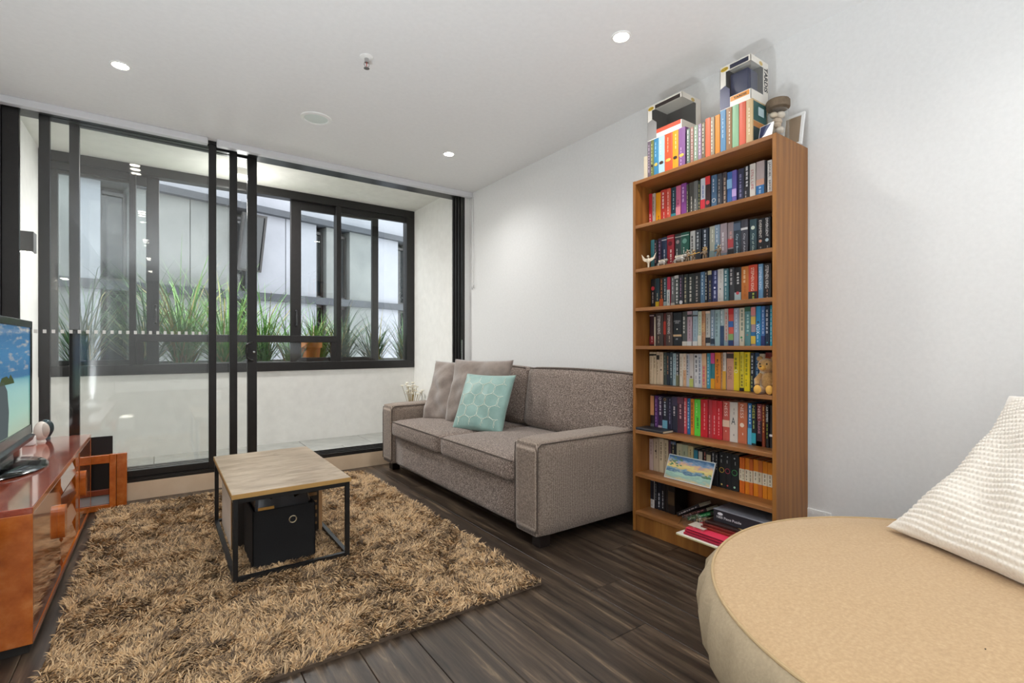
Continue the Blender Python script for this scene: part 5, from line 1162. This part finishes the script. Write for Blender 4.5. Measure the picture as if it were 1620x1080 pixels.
lean('green spined paperback tipped over on the bottom shelf', 1.615, 64, 2.32, 0.017, 0.165, 0.115, '1f7a44', [('d', '9ad8a8', '.1', '.9'), ('b', '24201c', '.92', '1')])
lean('upper cream cassette-like book tilted on the bottom shelf', 1.556, 72, 2.312, 0.026, 0.19, 0.12, 'c9b590', [('b', '1c1a18', '.55', '.68'), ('d', '4a3c28', '.1', '.5'), ('o', '2a2420', '.07', '.22')])
lean('lower cream cassette-like book tilted on the bottom shelf', 1.469, 80, 2.308, 0.026, 0.20, 0.12, 'bfae8c', [('b', '22303a', '.55', '.66'), ('d', '4a3c28', '.1', '.5')])
def slab(name, label, cat, x0, x1, y0, y1, z0, z1, mat, rz=0.0, parts=()):
    cx_, cy_ = (x0+x1)/2, (y0+y1)/2; t = thing(name, label, cat, (cx_, cy_, z0), math.radians(rz), 'stack on the bottom shelf')
    mesh_obj('cover', MB().bbox(x0-cx_, x1-cx_, y0-cy_, y1-cy_, 0, z1-z0, 0.0015, 1), mat, t)
    for nm, mb, mt_ in parts: mesh_obj(nm, mb, mt_, t)
    return t
z = Z8
slab('drawing_board', 'white board under the red folders on the bottom shelf', 'board', 2.10, 2.30, 1.125, 1.53, z, z+0.010, M['white_card'], 0, [('board_edge', MB().box(-0.1012, -0.1002, -0.20, 0.20, 0.002, 0.008), plain('d8cfa0', 0.5))]); z += 0.0106
for i, (lb, hx) in enumerate((('lowest of three red folders on the bottom shelf', 'b81c3c'), ('middle of three red folders on the bottom shelf', 'c8213f'), ('topmost of three red folders on the bottom shelf', 'e23a58'))):
    slab('folder', lb, 'folder', 2.112+0.004*i, 2.298, 1.13, 1.495-0.004*i, z, z+0.011, plain(hx, 0.35), 0, [('paper_sheets', MB().box(-0.0940, -0.0930, -0.17, 0.17, 0.003, 0.008), plain('8a1030', 0.6))]); z += 0.0116
for i, lb in enumerate(('lower dark red box set on the red folders', 'middle dark red box set on the red folders', 'upper dark brown box set on the red folders')):
    slab('game_box', lb, 'box', 2.175+0.008*i, 2.298, 1.20+0.004*i, 1.44-0.006*i, z, z+0.012, plain(['7c2a1e', '6a2018', '2c1a16'][i], 0.3), 1.5, [('gold_print', MB().add([(-0.045+0.02*j, -0.08+0.035*j, 0.01205) for j in range(4)]+[(-0.03+0.02*j, -0.07+0.035*j, 0.01205) for j in range(4)], [(0, 4, 5, 1), (2, 6, 7, 3)]), plain('a88a5a', 0.4))]); z += 0.0126
t = slab('puzzle_box', 'black flat box with white lettering tilted on the bottom shelf stack', 'box', 2.22, 2.40, 1.118, 1.40, z, z+0.058, plain('2b2a30', 0.35), 0)
mesh_obj('lid_edge', MB().box(-0.091, 0.09, -0.141, 0.141, 0.058, 0.061), plain('8a8c94', 0.35), t)
mesh_obj('box_lettering', text_mb('1000 Piece Puzzle', (-0.0915, 0.122, 0.020), (0, -0.125, 0), (0, 0, 0.012)), plain('e6e6ea', 0.5), t)
mesh_obj('box_emblem', MB().prism([(0.118-0.028*(0.5+0.5*math.cos(a_)), 0.042+0.007*math.sin(a_)) for a_ in [2*PI*i/12 for i in range(12)]], -0.0914, -0.0905, 'x'), plain('d8d8dc', 0.5), t)
slab('blue_leaflet', 'pale blue leaflet lying in front of the black flat box', 'leaflet', 2.13, 2.182, 1.15, 1.24, Z8+0.0106+0.0348, Z8+0.0106+0.038, plain('8fb0c8', 0.4), 0)
t = thing('plastic_bag', 'crumpled clear plastic bag on the red folders of bottom shelf', 'bag', (2.178, 1.465, Z8+0.0475))
m = MB(); n_ = 26
for i in range(n_+1):
    for j in range(n_+1):
        u, v = -1+2*i/n_, -1+2*j/n_; e_ = max(0, (1-u**4)*(1-v**4)); nz = mnoise.noise(Vector((u*3.1, v*3.3, 0.7)))+0.5*mnoise.noise(Vector((u*8, v*8, 4)))
        m.v.append((0.055*u+0.008*nz, 0.075*v+0.008*nz, max(0.001, e_*(0.045+0.03*nz))-0.0015))
for i in range(n_):
    for j in range(n_): m.f.append((i*(n_+1)+j, (i+1)*(n_+1)+j, (i+1)*(n_+1)+j+1, i*(n_+1)+j+1))
pmat = glass('crumpled_film', (0.86, 0.84, 0.80, 1), 0.9, 0.12); mesh_obj('film', m, pmat, t, True)
mesh_obj('paper_insert', MB().box(-0.03, 0.04, -0.06, 0.03, 0.0005, 0.002), plain('e8ddd4', 0.5), t)

# ================================================================== ROUND CHAIR with corduroy cushion
RC = Vector((1.60, 0.225, 0)); RR = 0.665
t = thing('round_chair', 'large round lounge chair with beige linen seat at lower right', 'chair', RC)
pl_mat = M['linen_side']
n_ = 96; m = MB(); rings = [(RR, 0.440), (RR+0.016, 0.428), (RR+0.030, 0.40), (RR+0.036, 0.35), (RR+0.028, 0.29), (RR+0.006, 0.25), (RR-0.05, 0.235), (0.3, 0.235)]
for k, (r, z) in enumerate(rings):
    for i in range(n_):
        a = 2*PI*i/n_; g = 0.009*math.sin(31*a+1.3*math.sin(3*a))*(1 if 1 < k < 6 else 0); m.v.append(((r+g)*math.cos(a), (r+g)*math.sin(a), z))
for k in range(len(rings)-1):
    for i in range(n_): m.f.append((k*n_+i, (k+1)*n_+i, (k+1)*n_+(i+1) % n_, k*n_+(i+1) % n_))
m.f.append(tuple((len(rings)-1)*n_+i for i in range(n_)))
cush = mesh_obj('seat_cushion', m, pl_mat, t, 'all', fix=True)
m = MB(); m.v.append((0, 0, 0.466)); rr_ = 30
for k in range(1, rr_+1):
    for i in range(n_):
        a = 2*PI*i/n_; r = RR*k/rr_; x, y = r*math.cos(a), r*math.sin(a); q = k/rr_
        z = 0.440+0.024*(1-q**3)+(0.006*mnoise.noise(Vector((x*3, y*3, 1)))+0.0035*mnoise.noise(Vector((x*3+y*9, y*3-x*2, 5))))*(1-q**6); m.v.append((x, y, z))
for i in range(n_): m.f.append((0, 1+i, 1+(i+1) % n_))
for k in range(rr_-1):
    for i in range(n_): a_ = 1+k*n_+i; b_ = 1+k*n_+(i+1) % n_; m.f.append((a_, a_+n_, b_+n_, b_))
top = mesh_obj('seat_top', m, M['linen_top'], t, 'all')
mesh_obj('piping', MB().tube([((RR+0.001)*math.cos(2*PI*i/n_), (RR+0.001)*math.sin(2*PI*i/n_), 0.4405) for i in range(n_)], 0.0042, 8, True), plain('b59b74', 0.9), t, True)
cr = MB()
for (x, y) in ((0.36, -0.02), (0.31, 0.02), (0.12, -0.02), (0.33, -0.10), (0.25, -0.14), (0.21, -0.16), (0.06, 0.14), (0.42, -0.05)): cr.ball((x-0.35, y-0.12, 0.4685), (0.0022, 0.0016, 0.001), 6, 4)
mesh_obj('crumbs', cr, plain('3a2c20', 0.8), top)
mesh_obj('base', MB().lathe([(0, 0.09), (0.60, 0.09), (0.62, 0.10), (0.62, 0.225), (0.60, 0.235), (0, 0.235)], n=64), M['dark_wood'], t, True)
for i in range(5):
    a = 2*PI*i/5+0.4; mesh_obj('leg', MB().lathe([(0, 0), (0.02, 0), (0.026, 0.09), (0, 0.09)], (0.5*math.cos(a), 0.5*math.sin(a), 0), 14), M['dark_wood'], t, True)
# curved wooden back from +15 degrees round to -125 degrees
m = MB(); k_ = 40; a0, a1 = math.radians(14.5), math.radians(-125); r0, r1 = 0.725, 0.752
for i in range(k_+1):
    a = a0+(a1-a0)*i/k_; e_ = min(i, k_-i)*abs(a1-a0)/k_*0.74; zt = 0.725-0.03*(1-min(1, e_/0.03))**2
    for r, z in ((r0, 0.11), (r1, 0.11), (r1, zt), (r0, zt)): m.v.append((r*math.cos(a), r*math.sin(a), z))
for i in range(k_):
    for j in range(4): m.f.append((i*4+j, (i+1)*4+j, (i+1)*4+(j+1) % 4, i*4+(j+1) % 4))
m.f += [(3, 2, 1, 0), tuple(k_*4+j for j in range(4))]; mesh_obj('back_shell', m, M['dark_wood'], t, True, fix=True)

A_, B_, D_ = Vector((1.955, 0.612, 0.470)), Vector((1.625, 0.102, 0.478)), Vector((2.275, 0.345, 0.885))
cn = A_+(B_-A_)/2+(D_-A_)/2; mt = frame_mat(cn, B_-A_, D_-A_)
if (mt.to_3x3() @ Vector((0, 0, 1))).dot(Vector((0, 0, 1.06))-cn) < 0: mt = frame_mat(cn, A_-B_, D_-A_)
t = thing('corduroy_cushion', 'large cream corduroy cushion leaning on the round chair back', 'cushion', cn)
m = pillow(0.315, 0.305, 0.085, 200, (0.24, 0.05), 2, 0.005, (0.0175, 0.013, 0.0085)); m.xf(mt)
m.v = [(x, y, max(z, 0.468 if (x-RC.x)**2+(y-RC.y)**2 < 0.44 else z)) for x, y, z in m.v]
wpart(t, 'cushion_cover', m, M['cord'], 'all', fix=True)

# ================================================================== SHAG RUG
RX0, RX1, RY0, RY1 = -0.315, 1.375, 1.70, 4.07
rug = thing('shag_rug', 'long pile brown shag rug under the coffee table', 'rug', ((RX0+RX1)/2, (RY0+RY1)/2, 0.0005))
wpart(rug, 'backing', MB().box(RX0, RX1, RY0, RY1, 0.0005, 0.012), plain('5a4a3c', 0.95))
NT = 26000; PER = 6
tx = RNG.uniform(RX0, RX1, NT); ty = RNG.uniform(RY0, RY1, NT)
def fieldn(x, y, s, seed):
    return np.array([mnoise.noise(Vector((a*s+seed, b*s-seed, seed*0.37))) for a, b in zip(x, y)])
ang = fieldn(tx, ty, 7.0, 3.1)*5.0+fieldn(tx, ty, 1.6, 8.2)*4+RNG.normal(0, 0.9, NT)
dark = fieldn(tx, ty, 5.0, 1.7)*0.5+fieldn(tx, ty, 20.0, 5.5)*1.0+RNG.normal(0, 0.7, NT)
S = NT*PER; ti = np.repeat(np.arange(NT), PER)
bx_ = tx[ti]+RNG.normal(0, 0.007, S); by_ = ty[ti]+RNG.normal(0, 0.007, S)
bx_ = np.clip(bx_, RX0, RX1); by_ = np.clip(by_, RY0, RY1)
an = ang[ti]+RNG.normal(0, 0.45, S); Ln = RNG.uniform(0.028, 0.048, S); ht = RNG.uniform(0.30, 0.85, S); wd = RNG.uniform(0.0011, 0.0022, S)
dx, dy = np.cos(an), np.sin(an); pxn = -dy; pyn = dx; tw = RNG.uniform(-0.8, 0.8, S)
V = np.zeros((S, 7, 3), np.float32)
for q, u in enumerate((0.0, 0.4, 0.75, 1.0)):
    out = Ln*(1-ht*0.6)*(u**1.5); up = 0.012+Ln*ht*(u-0.28*u*u*1.2)
    cxp = bx_+dx*out; cyp = by_+dy*out; wq = wd*(1.0, 1.15, 0.8, 0)[q]
    if q < 3:
        V[:, 2*q, 0] = cxp-pxn*wq; V[:, 2*q, 1] = cyp-pyn*wq; V[:, 2*q, 2] = up-tw*wq
        V[:, 2*q+1, 0] = cxp+pxn*wq; V[:, 2*q+1, 1] = cyp+pyn*wq; V[:, 2*q+1, 2] = up+tw*wq
    else: V[:, 6, 0] = cxp; V[:, 6, 1] = cyp; V[:, 6, 2] = up
# keep the pile out of what stands in it: strands rooted inside the black cube or the carton are dropped
lx, ly, lz = rug.location
V[:, :, 0] -= lx; V[:, :, 1] -= ly; V[:, :, 2] -= lz
me = bpy.data.meshes.new('pile'); nv = S*7; me.vertices.add(nv); me.vertices.foreach_set('co', V.reshape(-1))
tri = np.array([[0, 1, 3, 2], [2, 3, 5, 4]]); base_ = (np.arange(S)*7)[:, None]
loops = np.concatenate([base_+np.array([[0, 1, 3, 2]]), base_+np.array([[2, 3, 5, 4]]), base_+np.array([[4, 5, 6]])], axis=1).reshape(-1)
me.loops.add(S*11); me.loops.foreach_set('vertex_index', loops.astype(np.int32))
starts = (np.arange(S)*11)[:, None]+np.array([[0, 4, 8]]); me.polygons.add(S*3); me.polygons.foreach_set('loop_start', starts.reshape(-1).astype(np.int32))
me.update(calc_edges=True); me.validate()
ca = me.attributes.new('strand_colour', 'FLOAT_COLOR', 'POINT')
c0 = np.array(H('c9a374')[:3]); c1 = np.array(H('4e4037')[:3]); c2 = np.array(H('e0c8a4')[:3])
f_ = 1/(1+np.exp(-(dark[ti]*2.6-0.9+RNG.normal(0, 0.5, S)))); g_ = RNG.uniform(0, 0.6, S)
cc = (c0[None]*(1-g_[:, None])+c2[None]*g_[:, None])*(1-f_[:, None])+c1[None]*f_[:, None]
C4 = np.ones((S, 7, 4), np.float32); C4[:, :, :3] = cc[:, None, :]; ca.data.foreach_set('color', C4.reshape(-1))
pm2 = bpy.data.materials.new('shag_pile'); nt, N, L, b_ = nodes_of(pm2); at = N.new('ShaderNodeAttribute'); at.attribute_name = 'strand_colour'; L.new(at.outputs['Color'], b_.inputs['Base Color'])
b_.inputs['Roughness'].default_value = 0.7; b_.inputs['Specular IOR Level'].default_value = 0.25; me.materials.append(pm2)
po = bpy.data.objects.new('pile', me); COL.objects.link(po); po.parent = rug; po['kind'] = 'stuff'
